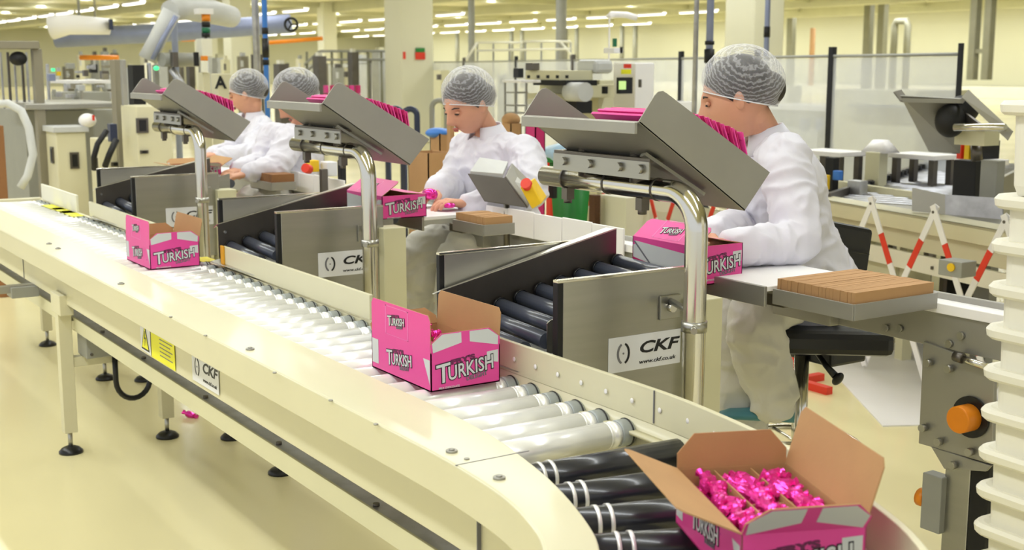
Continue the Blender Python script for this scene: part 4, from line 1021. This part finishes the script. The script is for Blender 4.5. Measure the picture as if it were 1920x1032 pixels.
for k, (x, m_) in enumerate(((1793, 'red'), (1799, 'yellow'), (1809, 'rubber'))):
    o = B().box(q_x+.05*k, q_x+.03+.05*k, q_y-.1, q_y+.1, q_t, q_t+.10).build('folder', m_); tag(o, ('red', 'yellow', 'black')[k]+' folder standing on the white side table under the right hopper', 'folder')
# beige hood and machines behind the fence, right
t = thing('beige_hood', 'long beige machine hood behind the acrylic fence at the right', 'machine')
part(1560, 1800, 168, 238, 11.5, 'cream_dull', 'hood', t, z0=.7); part(1600, 1800, 196, 201, 11.2, 'grey_paint', 'slot', t, bev=0); part(1580, 1780, 238, 300, 12.1, 'grey_paint', 'lower_body', t, z0=0)
t = thing('grey_machine', 'grey machine block with white shelf behind the fence right of the nearest woman', 'machine')
part(1440, 1590, 204, 290, 12.5, 'light_grey', 'body', t, z0=0); part(1440, 1620, 196, 206, 12.3, 'white_plastic', 'shelf', t)
for x in (1500, 1530): part(x, x+18, 222, 245, 11.9, 'blue_grey', 'panel', t, bev=0)
t = thing('white_machine', 'white machine hood with rounded top behind the head of the nearest woman', 'machine')
part(1230, 1300, 190, 260, 13, 'white_plastic', 'body', t, z0=0); part(1440, 1500, 160, 200, 14, 'cream_white', 'hood', t, z0=0)
# thin white patch laid on the floor
s_ = B(); q = [PZ(*s, 0) for s in ((1655, 801), (1735, 799), (1760, 640), (1520, 655))]
for v in q: v.z = .006
s_.slab(q, .006); tag(s_.build('floor_patch', 'white_plastic'), 'thin white patch on the cream floor right of the black chair', 'sheet')
# nested white totes at the right edge
def tote(corner, ang, h, w_=.60, l_=.40):
    pass
tz = [PD(1866, 187, 2.60).z]; 
base_c = PD(1852, 560, 2.60)
zt = [187, 361, 446, 528, 610, 690, 770, 850, 925, 1000, 1072]
tb = B(); T0 = M.Rotation(math.radians(-3), 4, 'Z')
def rrect(x0, x1, y0, y1, r, z):
    out = []
    for cx_, cy_, a0 in ((x1-r, y1-r, 0), (x0+r, y1-r, PI/2), (x0+r, y0+r, PI), (x1-r, y0+r, 1.5*PI)):
        for k in range(5):
            a = a0+PI/2*k/4; out.append(V((cx_+r*math.cos(a), cy_+r*math.sin(a), z)))
    return out
Hc_ = .19; e = .012
prof = [(e+.012, 0), (e+.006, .02), (e+.002, Hc_-.03), (.0-.004, Hc_-.028), (-.010, Hc_-.022), (-.012, Hc_-.008), (-.006, Hc_), (.004, Hc_), (e+.006, Hc_-.006), (e+.012, .006)]
tb.loft([rrect(i, .60-i, i, .40-i, .035-min(i, .02)*.5, z) for i, z in prof]); tote_me = tb.mesh('tote', 'crate_plastic')
for p in tote_me.polygons: p.use_smooth = False
names_ = ['topmost', 'second from the top', 'third from the top', 'fourth from the top', 'fifth from the top', 'sixth from the top', 'seventh from the top', 'eighth from the top', 'ninth from the top', 'tenth from the top', 'eleventh from the top']
for k, y in enumerate(zt):
    z = PD(1855, y, 2.60).z
    if z < .19: z = .192
    o = bpy.data.objects.new('tote', tote_me); C.objects.link(o); o.location = (base_c.x, base_c.y, z-Hc_)
    o.rotation_euler = (0, 0, math.radians(-3+random.uniform(-.6, .6))); tag(o, 'white plastic tote %s in the nested stack at the right edge' % names_[k], 'crate', 'nested totes at the right edge')
nz = z-.085; k = 0
while nz > .19:
    o = bpy.data.objects.new('tote', tote_me); C.objects.link(o); o.location = (base_c.x, base_c.y, nz-Hc_); o.rotation_euler = (0, 0, math.radians(-3)); k += 1
    tag(o, 'white plastic tote low in the nested stack at the right edge, below the frame', 'crate', 'low totes of the right stack'); nz -= .085
# ---------------------------------------------------------------- control tray with emergency stop beside each woman
def estop(cx, dd, nm):
    t = thing('control_console', 'tilted steel console with yellow emergency stop box %s' % nm, 'console')
    S = 4.7/dd*1.0
    f_ = lambda x, y, k=0: PD(cx+(x-940)*S, y if dd < 5 else 125+(y-125)*S*1.02, dd+k)
    B().slab([f_(880, 330), f_(898, 304, .15), f_(952, 312, .15), f_(942, 335)][::1], .02).build('console_top', 'light_grey', t, .002)
    B().slab([f_(876, 326), f_(945, 334), f_(990, 390), f_(908, 378)], .012).build('underside', 'steel_dark', t, .002)
    B().slab([f_(945, 334), f_(957, 310, .15), f_(1000, 352, .1), f_(988, 392)], .012).build('side', 'steel_matt', t, .002)
    q = [f_(975, 352, -.03), f_(985, 345, .02), f_(1008, 380, .02), f_(998, 393, -.03)]
    B().slab(q, .05).build('stop_box', 'yellow', t, .004)
    c_ = f_(993, 352, -.02); B().cyl(c_, c_+V((.02, -.03, .02)), .021, 18).build('stop_button', 'red', t)
    B().tube([f_(950, 370, .05), f_(950, 470, .05)], .012, 8).build('console_post', 'steel_dark', t)
estop(940, 4.75, 'right of the middle woman')
t = thing('control_console', 'yellow emergency stop box with white label behind the middle post', 'console')
part(572, 600, 300, 322, 6.0, 'yellow', 'stop_box', t); part(600, 634, 303, 330, 6.0, 'paper', 'label_card', t); part(632, 650, 300, 345, 6.05, 'rubber', 'bracket', t)
p = PD(580, 318, 5.9); B().cyl(p, p+V((.02, -.03, .01)), .022, 14).build('stop_button', 'red', t)
B().box(p.x, p.x+.03, p.y+.05, p.y+.08, 0, p.z).build('console_post', 'steel_dark', t)
# ---------------------------------------------------------------- cardboard, bins and bags behind the middle woman
def ccarton(px0, px1, py0, py1, d, label, m='kraft', openup=True, z0=None):
    q = list(cabb(px0, px1, py0, py1, d)); t = thing('cardboard_box', label, 'box')
    if z0 is not None: q[4] = z0
    x0, x1, y0, y1, a, b_ = q
    for nm, bb in (('side', (x0, x1, y0, y0+.006)), ('side', (x0, x1, y1-.006, y1)), ('side', (x0, x0+.006, y0, y1)), ('side', (x1-.006, x1, y0, y1))):
        B().box(*bb, a, b_).build(nm, m, t)
    B().box(x0, x1, y0, y1, a, a+.01).build('base', m, t)
    B().box(x0+.01, x1-.01, y0+.01, y1-.01, a+.01, b_-.12).build('contents', 'kraft', t)
    return t
ccarton(764, 850, 284, 400, 6.6, 'large brown open carton standing left of the middle woman', z0=0)
ccarton(806, 846, 250, 290, 7.4, 'small brown carton above the large one left of the middle woman', z0=0)
t = thing('cardboard_sheet', 'upright tan cardboard sheet edge left of the face of the middle woman', 'cardboard')
part(838, 852, 213, 300, 6.8, 'kraft', 'sheet', t, bev=0, z0=0)
def bag(c, r, label, m):
    b = B(); b.ell(c, *r, u=28, v=20)
    for v in b.bm.verts: v.co += (v.co-V(c))*.25*NZ.noise(v.co*9)
    tag(b.build('plastic_bag', m), label, 'bag')
bag(PD(826, 249, 7.4), (.085, .08, .03), 'crumpled blue plastic bag on the boxes left of the middle woman', 'blue')
t = thing('waste_bin', 'green wheeled bin right of the middle woman', 'bin')
q = cabb(1030, 1108, 305, 470, 7.4); B().loft([[V((q[0]+.05, q[2]+.05, 0)), V((q[1]-.05, q[2]+.05, 0)), V((q[1]-.05, q[3]-.05, 0)), V((q[0]+.05, q[3]-.05, 0))], [V((q[0], q[2], q[5])), V((q[1], q[2], q[5])), V((q[1], q[3], q[5])), V((q[0], q[3], q[5]))]]).build('bin_body', 'green', t)
B().box(q[0]-.02, q[1]+.02, q[2]-.02, q[3]+.02, q[5], q[5]+.03).build('rim', 'green', t, .005); part(1028, 1045, 345, 372, 7.1, 'rubber', 'handle', t)
bag(PD(1062, 291, 7.4), (.16, .13, .07), 'pale blue plastic bag bulging out of the green bin', 'blue_bag')
ccarton(985, 1022, 236, 300, 7.0, 'pink and brown carton behind the shoulder of the middle woman', 'magenta', z0=0)
ccarton(938, 978, 231, 300, 8, 'plain brown carton under the sack, right of the middle hairnet', z0=0)
p = PD(958, 225, 8); b = B(); b.ell(p, .06, .06, .045); tag(b.build('sack', 'kraft'), 'small brown sack on the shelf right of the middle hairnet', 'sack')
t = thing('parts_trolley', 'cream low cabinet behind the barrier under the nearest hopper', 'cabinet')
part(1125, 1215, 366, 430, 8.0, 'cream_white', 'cabinet_body', t, z0=0); part(1212, 1300, 370, 430, 8.2, 'cream_white', 'cabinet_body', t, z0=0)
part(1104, 1126, 365, 420, 8.0, 'brown_wood', 'side_post', t, z0=0)
# navy hoops
for k, (x0, x1, yt, d, lb) in enumerate(((728, 756, 203, 9, 'left navy steel hoop standing left of the middle woman'), (758, 783, 204, 9, 'right navy steel hoop standing left of the middle woman'), (811, 838, 188, 10.5, 'grey steel hoop behind the cap of the middle woman'))):
    a, b_ = PD(x0, 300, d), PD(x1, 300, d); z = PD(x0, yt, d).z; r = (b_-a).length/2; m_ = (a+b_)/2; u = (b_-a).normalized()
    pts = [V((a.x, a.y, 0)), V((a.x, a.y, z-r))]+[V((m_.x, m_.y, z-r))+u*(-r*math.cos(q_))+V((0, 0, r*math.sin(q_))) for q_ in (PI*i/10 for i in range(11))]+[V((b_.x, b_.y, 0))]
    g = B(); g.tube(pts, .022, 10); tag(g.build('steel_hoop', 'navy' if k < 2 else 'grey_paint'), lb, 'hoop')
# magenta stacks behind the middle hopper
i_ = 0
for r_, (x0, y0, n__) in enumerate(((606, 160, 6), (606, 176, 6), (622, 192, 5), (640, 206, 4))):
    for k in range(n__):
        o = part(x0+12*k, x0+12*k+10.5, y0, y0+14.5, 11+.0*k, 'magenta' if (k+r_) % 2 else 'pink', 'wrapped_pack', None, bev=0)
        tag(o, 'pink wrapped pack in the stacks beyond the middle hopper', 'pack', 'packs beyond the middle hopper'); i_ += 1
t = thing('pack_shelf', 'grey shelf rack carrying the pink packs beyond the middle hopper', 'shelf')
part(600, 700, 221, 226, 11, 'grey_paint', 'shelf_board', t); part(604, 608, 221, 300, 11, 'grey_paint', 'leg', t, z0=0); part(690, 694, 221, 300, 11, 'grey_paint', 'leg', t, z0=0)
for px, py0, py1 in ((681, 196, 221), (693, 198, 221)):
    o = part(px-5, px+5, py0, py1, 11, 'white_plastic', 'bottle', None, bev=.01); tag(o, 'white plastic canister at the %s right end of the pink pack shelf' % ('near' if px < 690 else 'very'), 'canister')
# ---------------------------------------------------------------- machine with touch screen
t = thing('wrapping_machine', 'cream and black wrapping machine with rollers behind the fence, left of the touch screen', 'machine')
part(985, 1110, 132, 152, 9.6, 'cream_dull', 'top_beam', t); part(1000, 1118, 150, 160, 9.5, 'rubber', 'slot', t, bev=0); part(1012, 1150, 158, 182, 9.7, 'cream_dull', 'mid_beam', t)
part(985, 1100, 175, 188, 9.6, 'cream_dull', 'lower_beam', t); part(1050, 1110, 188, 212, 9.5, 'rubber', 'drum_box', t); part(1090, 1150, 150, 230, 9.8, 'cream_dull', 'end_frame', t, z0=0)
part(985, 1050, 186, 196, 9.5, 'cream_white', 'tray', t); part(962, 982, 128, 146, 9.4, 'black_plastic', 'motor', t); part(985, 1012, 118, 132, 9.6, 'steel_dark', 'head', t)
part(942, 1014, 150, 155, 9.3, 'white_plastic', 'side_shelf', t); part(1080, 1150, 112, 138, 9.6, 'light_grey', 'hood', t, bev=.03)
for k in range(5): part(988+18*k, 994+18*k, 141, 147, 9.2, 'rubber', 'hole', t, bev=0)
for x in (1075, 1092, 1128): part(x, x+12, 162, 176, 9.4, 'rubber' if x != 1092 else 'light_grey', 'roll_holder', t)
g = B(); a = PD(1068, 172, 9.3); g.cyl(a, a+V((.2, -.0, 0)), .07, 18); g.build('film_roll', 'light_grey', t)
for x in (945, 965, 985): part(x, x+4, 155, 225, 9.4, 'steel_matt', 'leg', t, bev=0, z0=0)
for y in (172, 196, 210): part(945, 990, y, y+3, 9.35, 'steel_matt', 'rung', t, bev=0)
part(1085, 1095, 158, 168, 9.3, 'chrome', 'chrome_block', t)
t = thing('control_cabinet', 'white control cabinet with black touch screen behind the nearest hopper', 'cabinet')
part(1150, 1225, 118, 215, 9.9, 'white_plastic', 'cabinet_body', t, z0=0, bev=.01)
o = part(1155, 1187, 145, 176, 9.35, 'black_plastic', 'screen_bezel', t, a=.3, bev=.004); part(1160, 1174, 152, 168, 9.28, 'screen_green', 'screen', t, a=.3, bev=0)
part(1197, 1203, 149, 164, 9.5, 'steel_dark', 'door_handle', t, bev=0); o = part(1169, 1184, 120, 128, 9.4, 'red', 'red_sticker', t, a=.3, bev=0); part(1164, 1184, 130, 139, 9.4, 'sign_yellow', 'yellow_sticker', t, a=.3, bev=0)
t = thing('signal_lamp', 'green signal lamp on a white arm above the control cabinet', 'lamp')
part(1148, 1157, 72, 88, 9.8, 'green_lamp', 'lamp', t); part(1132, 1168, 90, 100, 9.9, 'white_plastic', 'arm', t); part(1162, 1168, 88, 100, 9.7, 'rubber', 'sensor', t); part(1140, 1144, 32, 120, 10, 'white_plastic', 'pole', t)
part(1136, 1152, 28, 33, 9.9, 'white_plastic', 'hook', t); g = B(); g.tube([PD(1142, 32, 10), PD(1146, 27, 10), PD(1175, 28, 10), PD(1195, 34, 10)], .025, 8); g.build('lamp_arm', 'white_plastic', t)
# gantry poles
def pole(px, y0, y1, d, r, m, label, extra=()):
    t = thing('utility_pole', label, 'pole'); c = PD(px, 60, d)
    z0 = PD(px, y1, d).z if y1 else 0
    g = B(); g.cyl(V((c.x, c.y, max(0, z0))), V((c.x, c.y, CEIL)), r, 14); g.build('pole', m, t)
    for (a, b_, rr, mm_) in extra:
        g = B(); g.cyl(V((c.x, c.y, PD(px, b_, d).z)), V((c.x, c.y, PD(px, a, d).z)), r*rr, 14); g.build('sleeve', mm_, t)
    return t
pole(497, 0, None, 9.2, .019, 'blue', 'blue vertical pole with black sleeves left of the bowing woman', ((52, 64, 1.25, 'rubber'), (72, 108, 1.35, 'black_plastic'), (112, 122, 1.25, 'rubber')))
pole(480, 0, None, 9.3, .026, 'galvanised', 'grey steel pole beside the left blue pole')
pole(1331, 0, None, 8.2, .024, 'blue_grey', 'blue grey vertical pole with black sleeve above the nearest hairnet', ((77, 84, 1.3, 'rubber'), (92, 118, 1.4, 'rubber')))
pole(1305, 0, None, 8.3, .017, 'galvanised', 'thin steel pole left of the nearest hairnet')
pole(1438, 0, None, 14, .03, 'blue_grey', 'blue grey pole beside the right white column', ((50, 70, 1.2, 'rubber'),))
pole(327, 0, None, 12, .03, 'blue_grey', 'blue grey pole crossing the grey robot arm at left')
pole(1052, 0, None, 30, .13, 'grey_paint', 'thin grey column in the middle of the hall', ())
pole(884, 0, None, 34, .09, 'grey_paint', 'thinner grey column left of the middle of the hall', ())
# mezzanine railing
t = thing('mezzanine_railing', 'thin white railing of a platform behind the wrapping machine', 'railing')
for a, b_ in (((870, 118, 24), (895, 80, 24)), ((895, 80, 24), (980, 80, 24)), ((980, 78, 24), (1070, 78, 24)), ((1050, 78, 24), (1085, 118, 24)), ((895, 95, 24), (1070, 92, 24))):
    g = B(); g.tube([PD(*a), PD(*b_)], .025, 6); g.build('rail', 'cream_white', t)
for x in (895, 925, 955, 985, 1015, 1045, 1070): 
    c = PD(x, 80, 24); g = B(); g.cyl(V((c.x, c.y, 0)), c, .02, 6); g.build('baluster', 'grey_paint', t)
t = thing('stair_railing', 'grey stair railing on the left beyond the bowing woman', 'railing')
for a, b_ in (((560, 130, 26), (600, 96, 26)), ((600, 96, 26), (730, 96, 26)), ((600, 112, 26), (730, 112, 26)), ((560, 146, 26), (600, 112, 26))):
    g = B(); g.tube([PD(*a), PD(*b_)], .03, 6); g.build('rail', 'grey_paint', t)
for x in (575, 600, 622, 640, 662, 690, 715): 
    c = PD(x, 97, 26); g = B(); g.cyl(V((c.x, c.y, 0)), c, .03, 6); g.build('baluster', 'duct', t)
# ================================================================== LEFT MACHINES
t = thing('case_machine', 'cream machine cabinet with dark window slots at the far left of the line', 'machine')
def cabinet(px0, px1, py0, py1, d, label, wins, m='cream', z0=0, topm=None, nm='machine_cabinet'):
    t = thing(nm, label, 'cabinet'); part(px0, px1, py0, py1, d, m, 'cabinet_body', t, z0=z0, bev=.008)
    q = cabb(px0, px1, py0, py1, d)
    if topm: B().box(q[0]-.02, q[1]+.02, q[2]-.02, q[3]+.02, q[5], q[5]+.04).build('cabinet_top', topm, t, .004)
    for w_ in wins:
        c = PY((w_[0]+w_[1])/2, (w_[2]+w_[3])/2, q[2]); h = (w_[3]-w_[2])/FPX*d
        if c.x < q[1]-.02:
            ww = (w_[1]-w_[0])/FPX*d/.6; B().box(c.x-ww/2, c.x+ww/2, q[2]-.012, q[2]+.01, c.z-h/2, c.z+h/2).build('window_frame', 'steel_dark', t); B().box(c.x-ww*.3, c.x+ww*.3, q[2]-.016, q[2], c.z-h*.38, c.z+h*.38).build('window_pane', 'black_plastic', t)
        else:
            c = PX((w_[0]+w_[1])/2, (w_[2]+w_[3])/2, q[1]); ww = (w_[1]-w_[0])/FPX*d/.8
            B().box(q[1]-.01, q[1]+.012, c.y-ww/2, c.y+ww/2, c.z-h/2, c.z+h/2).build('window_frame', 'steel_dark', t); B().box(q[1], q[1]+.016, c.y-ww*.3, c.y+ww*.3, c.z-h*.38, c.z+h*.38).build('window_pane', 'black_plastic', t)
    return t
bpy.data.objects.remove(t)
cabinet(82, 170, 246, 362, 9.0, 'cream machine cabinet with two dark slots above the left end of the conveyor', ((94, 105, 276, 306), (133, 146, 286, 316)), topm='light_grey')
cabinet(12, 66, 238, 318, 10.2, 'cream machine cabinet with two dark slots at the left edge', ((15, 24, 262, 287), (39, 49, 265, 291)), topm='light_grey')
cabinet(166, 226, 258, 350, 8.6, 'cream machine cabinet with black cables in front, left of the tall one', ((178, 186, 296, 314), (210, 226, 304, 312)))
cabinet(222, 330, 197, 330, 8.3, 'tall cream machine cabinet with one dark window left of the farthest hopper', ((258, 275, 222, 249), (264, 276, 282, 288)))
t = thing('tall_post', 'broad beige steel column of the left machine, beside a black cabinet', 'post')
part(206, 240, 112, 236, 8.5, 'taupe_paint', 'post_body', t, z0=0); part(226, 240, 112, 236, 8.3, 'steel_matt', 'post_side', t, z0=.9)
g = B(); g.tube([PD(200, 245, 8.0), PD(183, 270, 7.95), PD(176, 295, 7.95), PD(177, 318, 8.0)], .018, 8); g.build('cable', 'rubber', t)
g = B(); g.tube([PD(218, 262, 8.0), PD(205, 290, 7.95), PD(197, 312, 8.0)], .020, 8); g.build('cable', 'rubber', t)
part(200, 222, 232, 266, 8.2, 'navy', 'connector', t)
t = thing('black_cabinet', 'black open cabinet between the beige column and the farthest hopper', 'cabinet')
part(238, 275, 122, 200, 8.9, 'rubber', 'cabinet_body', t, z0=0); part(276, 286, 118, 200, 8.9, 'galvanised', 'cabinet_edge', t, z0=0)
cabinet(372, 397, 136, 215, 9.8, 'narrow cream cabinet left of the one lettered A', ())
t = cabinet(394, 438, 138, 240, 9.5, 'cream cabinet lettered A left of the farthest woman', ())
q = cabb(394, 438, 138, 240, 9.5); c = PX(413, 156, q[1]); text('A', .125, 'ink', t, frame((q[1]+.008, c.y, c.z), (0, 1, 0), (0, 0, 1)), off=.004)
t = thing('canister', 'white canister with orange cap on the narrow cream cabinet', 'canister'); part(375, 391, 114, 136, 9.7, 'cream_white', 'canister_body', t); part(375, 391, 105, 114, 9.7, 'orange', 'cap', t)
t = thing('signal_tower', 'signal light tower with orange, black and green segments at upper left', 'lamp')
for y0, y1, m_ in ((27, 40, 'orange'), (41, 51, 'rubber'), (52, 62, 'green_lamp'), (62, 70, 'rubber')):
    c0, c1 = PD(386, y1, 10), PD(386, y0, 10); g = B(); g.cyl(V((c1.x, c1.y, c0.z)), c1, .034, 14); g.build('segment', m_, t)
c1 = PD(383, 27, 10); B().box(c1.x-.07, c1.x+.05, c1.y-.06, c1.y+.06, c1.z, c1.z+.045).build('cap', 'white_plastic', t, .004)
part(366, 400, 73, 106, 10, 'cream_white', 'mount_box', t); c = PD(386, 70, 10); g = B(); g.cyl(V((c.x, c.y, 0)), c, .012, 8); g.build('pole', 'steel_matt', t)
t = thing('robot_arm', 'silver grey robot arm slanting down from the overhead duct at upper left', 'robot')
g = B(); g.tube([PD(276, 112, 10), PD(297, 70, 10), PD(322, 22, 10)], [.075, .07, .075], 14); g.build('lower_arm', 'light_grey', t)
g = B(); g.tube([PD(318, 20, 10), PD(345, 16, 10.2), PD(395, 22, 10.5), PD(435, 32, 10.8)], [.08, .09, .10, .09], 14); g.build('upper_arm', 'light_grey', t)
g = B(); g.tube([PD(286, 112, 9.9), PD(307, 70, 9.9), PD(330, 30, 9.9)], .02, 8); g.build('hose', 'blue_grey', t)
g = B(); a = PD(303, 112, 9.9); g.tube([a, PD(375, 112, 10.2)], [.055, .055], 16); g.build('motor', 'grey_paint', t); part(318, 336, 98, 126, 9.85, 'steel_dark', 'flange', t); part(362, 374, 98, 124, 9.9, 'rubber', 'flange', t)
g = B(); g.tube([PD(322, 130, 9.9), PD(335, 148, 9.9), PD(345, 165, 9.9)], .03, 8); g.build('link', 'galvanised', t); part(285, 300, 122, 175, 10.1, 'grey_paint', 'robot_column', t, z0=0)
p = PD(293, 128, 9.7); B().ell(p, .022, .022, .018).build('green_lamp', 'green_glow', t)
t = thing('overhead_duct', 'blue grey overhead duct crossing behind the robot arm', 'duct')
g = B(); g.tube([PD(105, 72, 14), PD(300, 62, 14), PD(545, 44, 14)], .105, 14); g.build('duct', 'blue_grey', t); g = B(); g.tube([PD(96, 52, 13.6), PD(130, 46, 13.6), PD(205, 50, 13.8)], [.13, .11, .09], 14); g.build('white_end', 'white_plastic', t)
for x in (150, 330, 500): c = PD(x, 60, 14); g = B(); g.cyl(c, V((c.x, c.y, CEIL)), .015, 6); g.build('hanger', 'grey_paint', t)
part(203, 213, 36, 56, 13.7, 'navy', 'clamp', t)
c = PD(546, 46, 13.7); u = Rv; v_ = V((0, 0, 1)); g = B(); g.tube([c+u*.068*math.cos(a)+v_*.068*math.sin(a) for a in (2*PI*k/24 for k in range(25))], .014, 8); g.build('hand_wheel', 'rubber', t)
for k in range(3): a = 2*PI*k/3; g = B(); g.tube([c, c+u*.066*math.cos(a)+v_*.066*math.sin(a)], .010, 6); g.build('spoke', 'rubber', t)
t = thing('copper_pipes', 'orange copper pipes running under the ceiling at upper left', 'pipes')
for a, b_ in (((110, 66, 18), (200, 58, 18)), ((150, 108, 18), (222, 108, 18)), ((505, 80, 22), (605, 72, 22)), ((340, 74, 20), (365, 73, 20))):
    g = B(); g.tube([PD(*a), PD(*b_)], .035, 8); g.build('pipe', 'orange', t)
c = PD(180, 62, 18); g = B(); g.cyl(c, V((c.x, c.y, CEIL)), .015, 6); g.build('hanger', 'grey_paint', t)
t = thing('portal_machine', 'brown grey steel portal frame of the machine at the left edge', 'machine')
part(-40, 84, 78, 92, 9, 'taupe_paint', 'top_beam', t); part(58, 84, 92, 205, 9, 'taupe_paint', 'upright', t, z0=0); part(-60, -34, 92, 205, 9, 'steel_matt', 'upright', t, z0=0)
for k, x in enumerate((2, 14, 27, 40, 50)): part(x, x+(7 if k % 2 else 5), 98, 205, 9.3, 'steel_dark' if k % 2 else 'galvanised', 'rod', t, bev=0)
part(-30, 240, 190, 202, 9.5, 'steel_matt', 'bench_top', t, bev=.01); part(-30, 240, 203, 235, 10.2, 'grey_paint', 'bench_body', t, z0=.4); g = B(); g.ell(PD(34, 110, 8.9), .06, .06, .05); g.build('drum', 'rubber', t)
t = thing('white_hose', 'thick white curved hose at the left edge of the photograph', 'hose')
g = B(); g.tube([PD(-20, 196, 8), PD(15, 194, 8), PD(40, 208, 8), PD(54, 240, 8), PD(62, 290, 8), PD(52, 330, 8), PD(38, 352, 8)], .026, 10); g.build('hose', 'light_grey', t)
part(-30, 14, 235, 345, 8.2, 'kraft_dark', 'hose_column', t, z0=0)
rn2 = random.Random(5)
for k in range(60):
    x = rn2.uniform(84, 205); y = rn2.uniform(118, 232); w_ = rn2.uniform(6, 26); h = rn2.uniform(4, 16); d = rn2.uniform(10, 13)
    m_ = rn2.choice(['steel_dark', 'galvanised', 'light_grey', 'grey_paint', 'taupe_paint', 'rubber', 'steel_dark'])
    if k == 0: t = thing('filling_machine', 'cluttered grey filling machine between the left frame and beige column', 'machine')
    part(x, x+w_, y, y+h, d, m_, rn2.choice(['guard', 'bracket', 'gearbox', 'plate', 'guide']), t, bev=.004)
part(84, 220, 150, 156, 10.4, 'white_plastic', 'shelf', t); part(88, 96, 120, 240, 11, 'galvanised', 'upright', t, z0=0); part(150, 158, 150, 240, 11, 'steel_matt', 'upright', t, z0=0)
part(95, 104, 128, 134, 9.8, 'green_glow', 'indicator', t, bev=0); part(104, 115, 134, 142, 9.8, 'yellow', 'cover', t, bev=0); part(86, 106, 138, 152, 9.8, 'blue_grey', 'motor', t)
part(86, 215, 172, 190, 12, 'grey_paint', 'body', t, z0=0)
t = thing('white_helmet', 'white rounded cover with red mark on the bench at left', 'cover'); g = B(); g.ell(PD(164, 226, 8.9), .065, .06, .05); g.build('dome', 'white_plastic', t); part(172, 178, 216, 226, 8.8, 'red', 'mark', t, bev=0)
# distant clutter row across the left half of the hall: machines with their own bodies
cols_ = ['light_grey', 'cream_white', 'grey_paint', 'cream_dull', 'taupe_paint', 'steel_dark', 'cream']
desc = ['low grey', 'pale cream', 'mid grey', 'dull cream', 'taupe', 'dark steel', 'cream']
for k in range(26):
    px = 120+k*23+rn2.uniform(-6, 6); d = rn2.uniform(22, 40); w_ = rn2.uniform(16, 34); top = rn2.uniform(96, 128)
    m_ = rn2.choice(range(7)); side = 'left of the robot arm' if px < 270 else ('between robot arm and blue pole' if px < 490 else 'beyond the pink packs')
    t = thing('distant_machine', '%s blurred machine far back in the hall, %s' % (desc[m_], side), 'machine', group='far machines %s, %s' % (side, desc[m_]))
    part(px, px+w_, top, 160, d, cols_[m_], 'body', t, z0=0, bev=0); part(px+w_*.2, px+w_*.7, top-7, top, d, cols_[(m_+3) % 7], 'hood', t, bev=0); part(px+w_*.3, px+w_*.55, top+8, top+20, d-.8, 'steel_dark' if m_ % 2 else 'light_grey', 'panel', t, bev=0)
for k in range(10):
    px = 640+k*58+rn2.uniform(-8, 8); d = rn2.uniform(20, 34); w_ = rn2.uniform(24, 50); top = rn2.uniform(126, 140); m_ = rn2.choice((0, 1, 3, 4, 6))
    t = thing('distant_machine', '%s low machine seen blurred through the acrylic fence' % desc[m_], 'machine', group='machines behind the fence, %s' % desc[m_])
    part(px, px+w_, top, 190, d, cols_[m_], 'body', t, z0=0, bev=0); part(px+w_*.2, px+w_*.5, top+8, top+18, d-.9, 'steel_dark', 'panel', t, bev=0)
# signs on the white column
c = PD(767, 125, 25)
for px, py, w_, h, m_, lb in ((788, 94, .20, .08, 'green', 'small green sign on the white column'), (788, 105, .22, .14, 'red', 'small red sign on the white column'), (758, 104, .10, .14, 'red', 'narrow red sign on the left face of the white column')):
    p = PX(px, py, c.x+.38) if px > 765 else PY(px, py, c.y-.38)
    if px > 765: o = B().box(p.x-.005, p.x+.005, p.y-w_/2, p.y+w_/2, p.z-h/2, p.z+h/2).build('wall_sign', m_)
    else: o = B().box(p.x-w_/2, p.x+w_/2, p.y-.005, p.y+.005, p.z-h/2, p.z+h/2).build('wall_sign', m_)
    tag(o, lb, 'sign')
# ================================================================== every empty stands at the base of its thing
bpy.context.view_layer.update()
for r_ in [o for o in C.objects if o.type == 'EMPTY' and o.parent is None and o.location.length < 1e-6]:
    lo = V((1e9,)*3); hi = V((-1e9,)*3); st_ = list(r_.children)
    if not st_: bpy.data.objects.remove(r_); continue
    todo = list(st_)
    while todo:
        o = todo.pop(); todo += list(o.children)
        if o.type == 'MESH':
            for c_ in o.bound_box:
                w_ = o.matrix_world @ V(c_)
                lo = V(map(min, lo, w_)); hi = V(map(max, hi, w_))
    b0 = V(((lo.x+hi.x)/2, (lo.y+hi.y)/2, lo.z)); r_.location = b0
    for o in st_: o.location = o.location-b0
for o in C.objects:
    if o.name.startswith('wall_sign'): o['group'] = o['group'] if 'group' in o else 'signs on the white column'
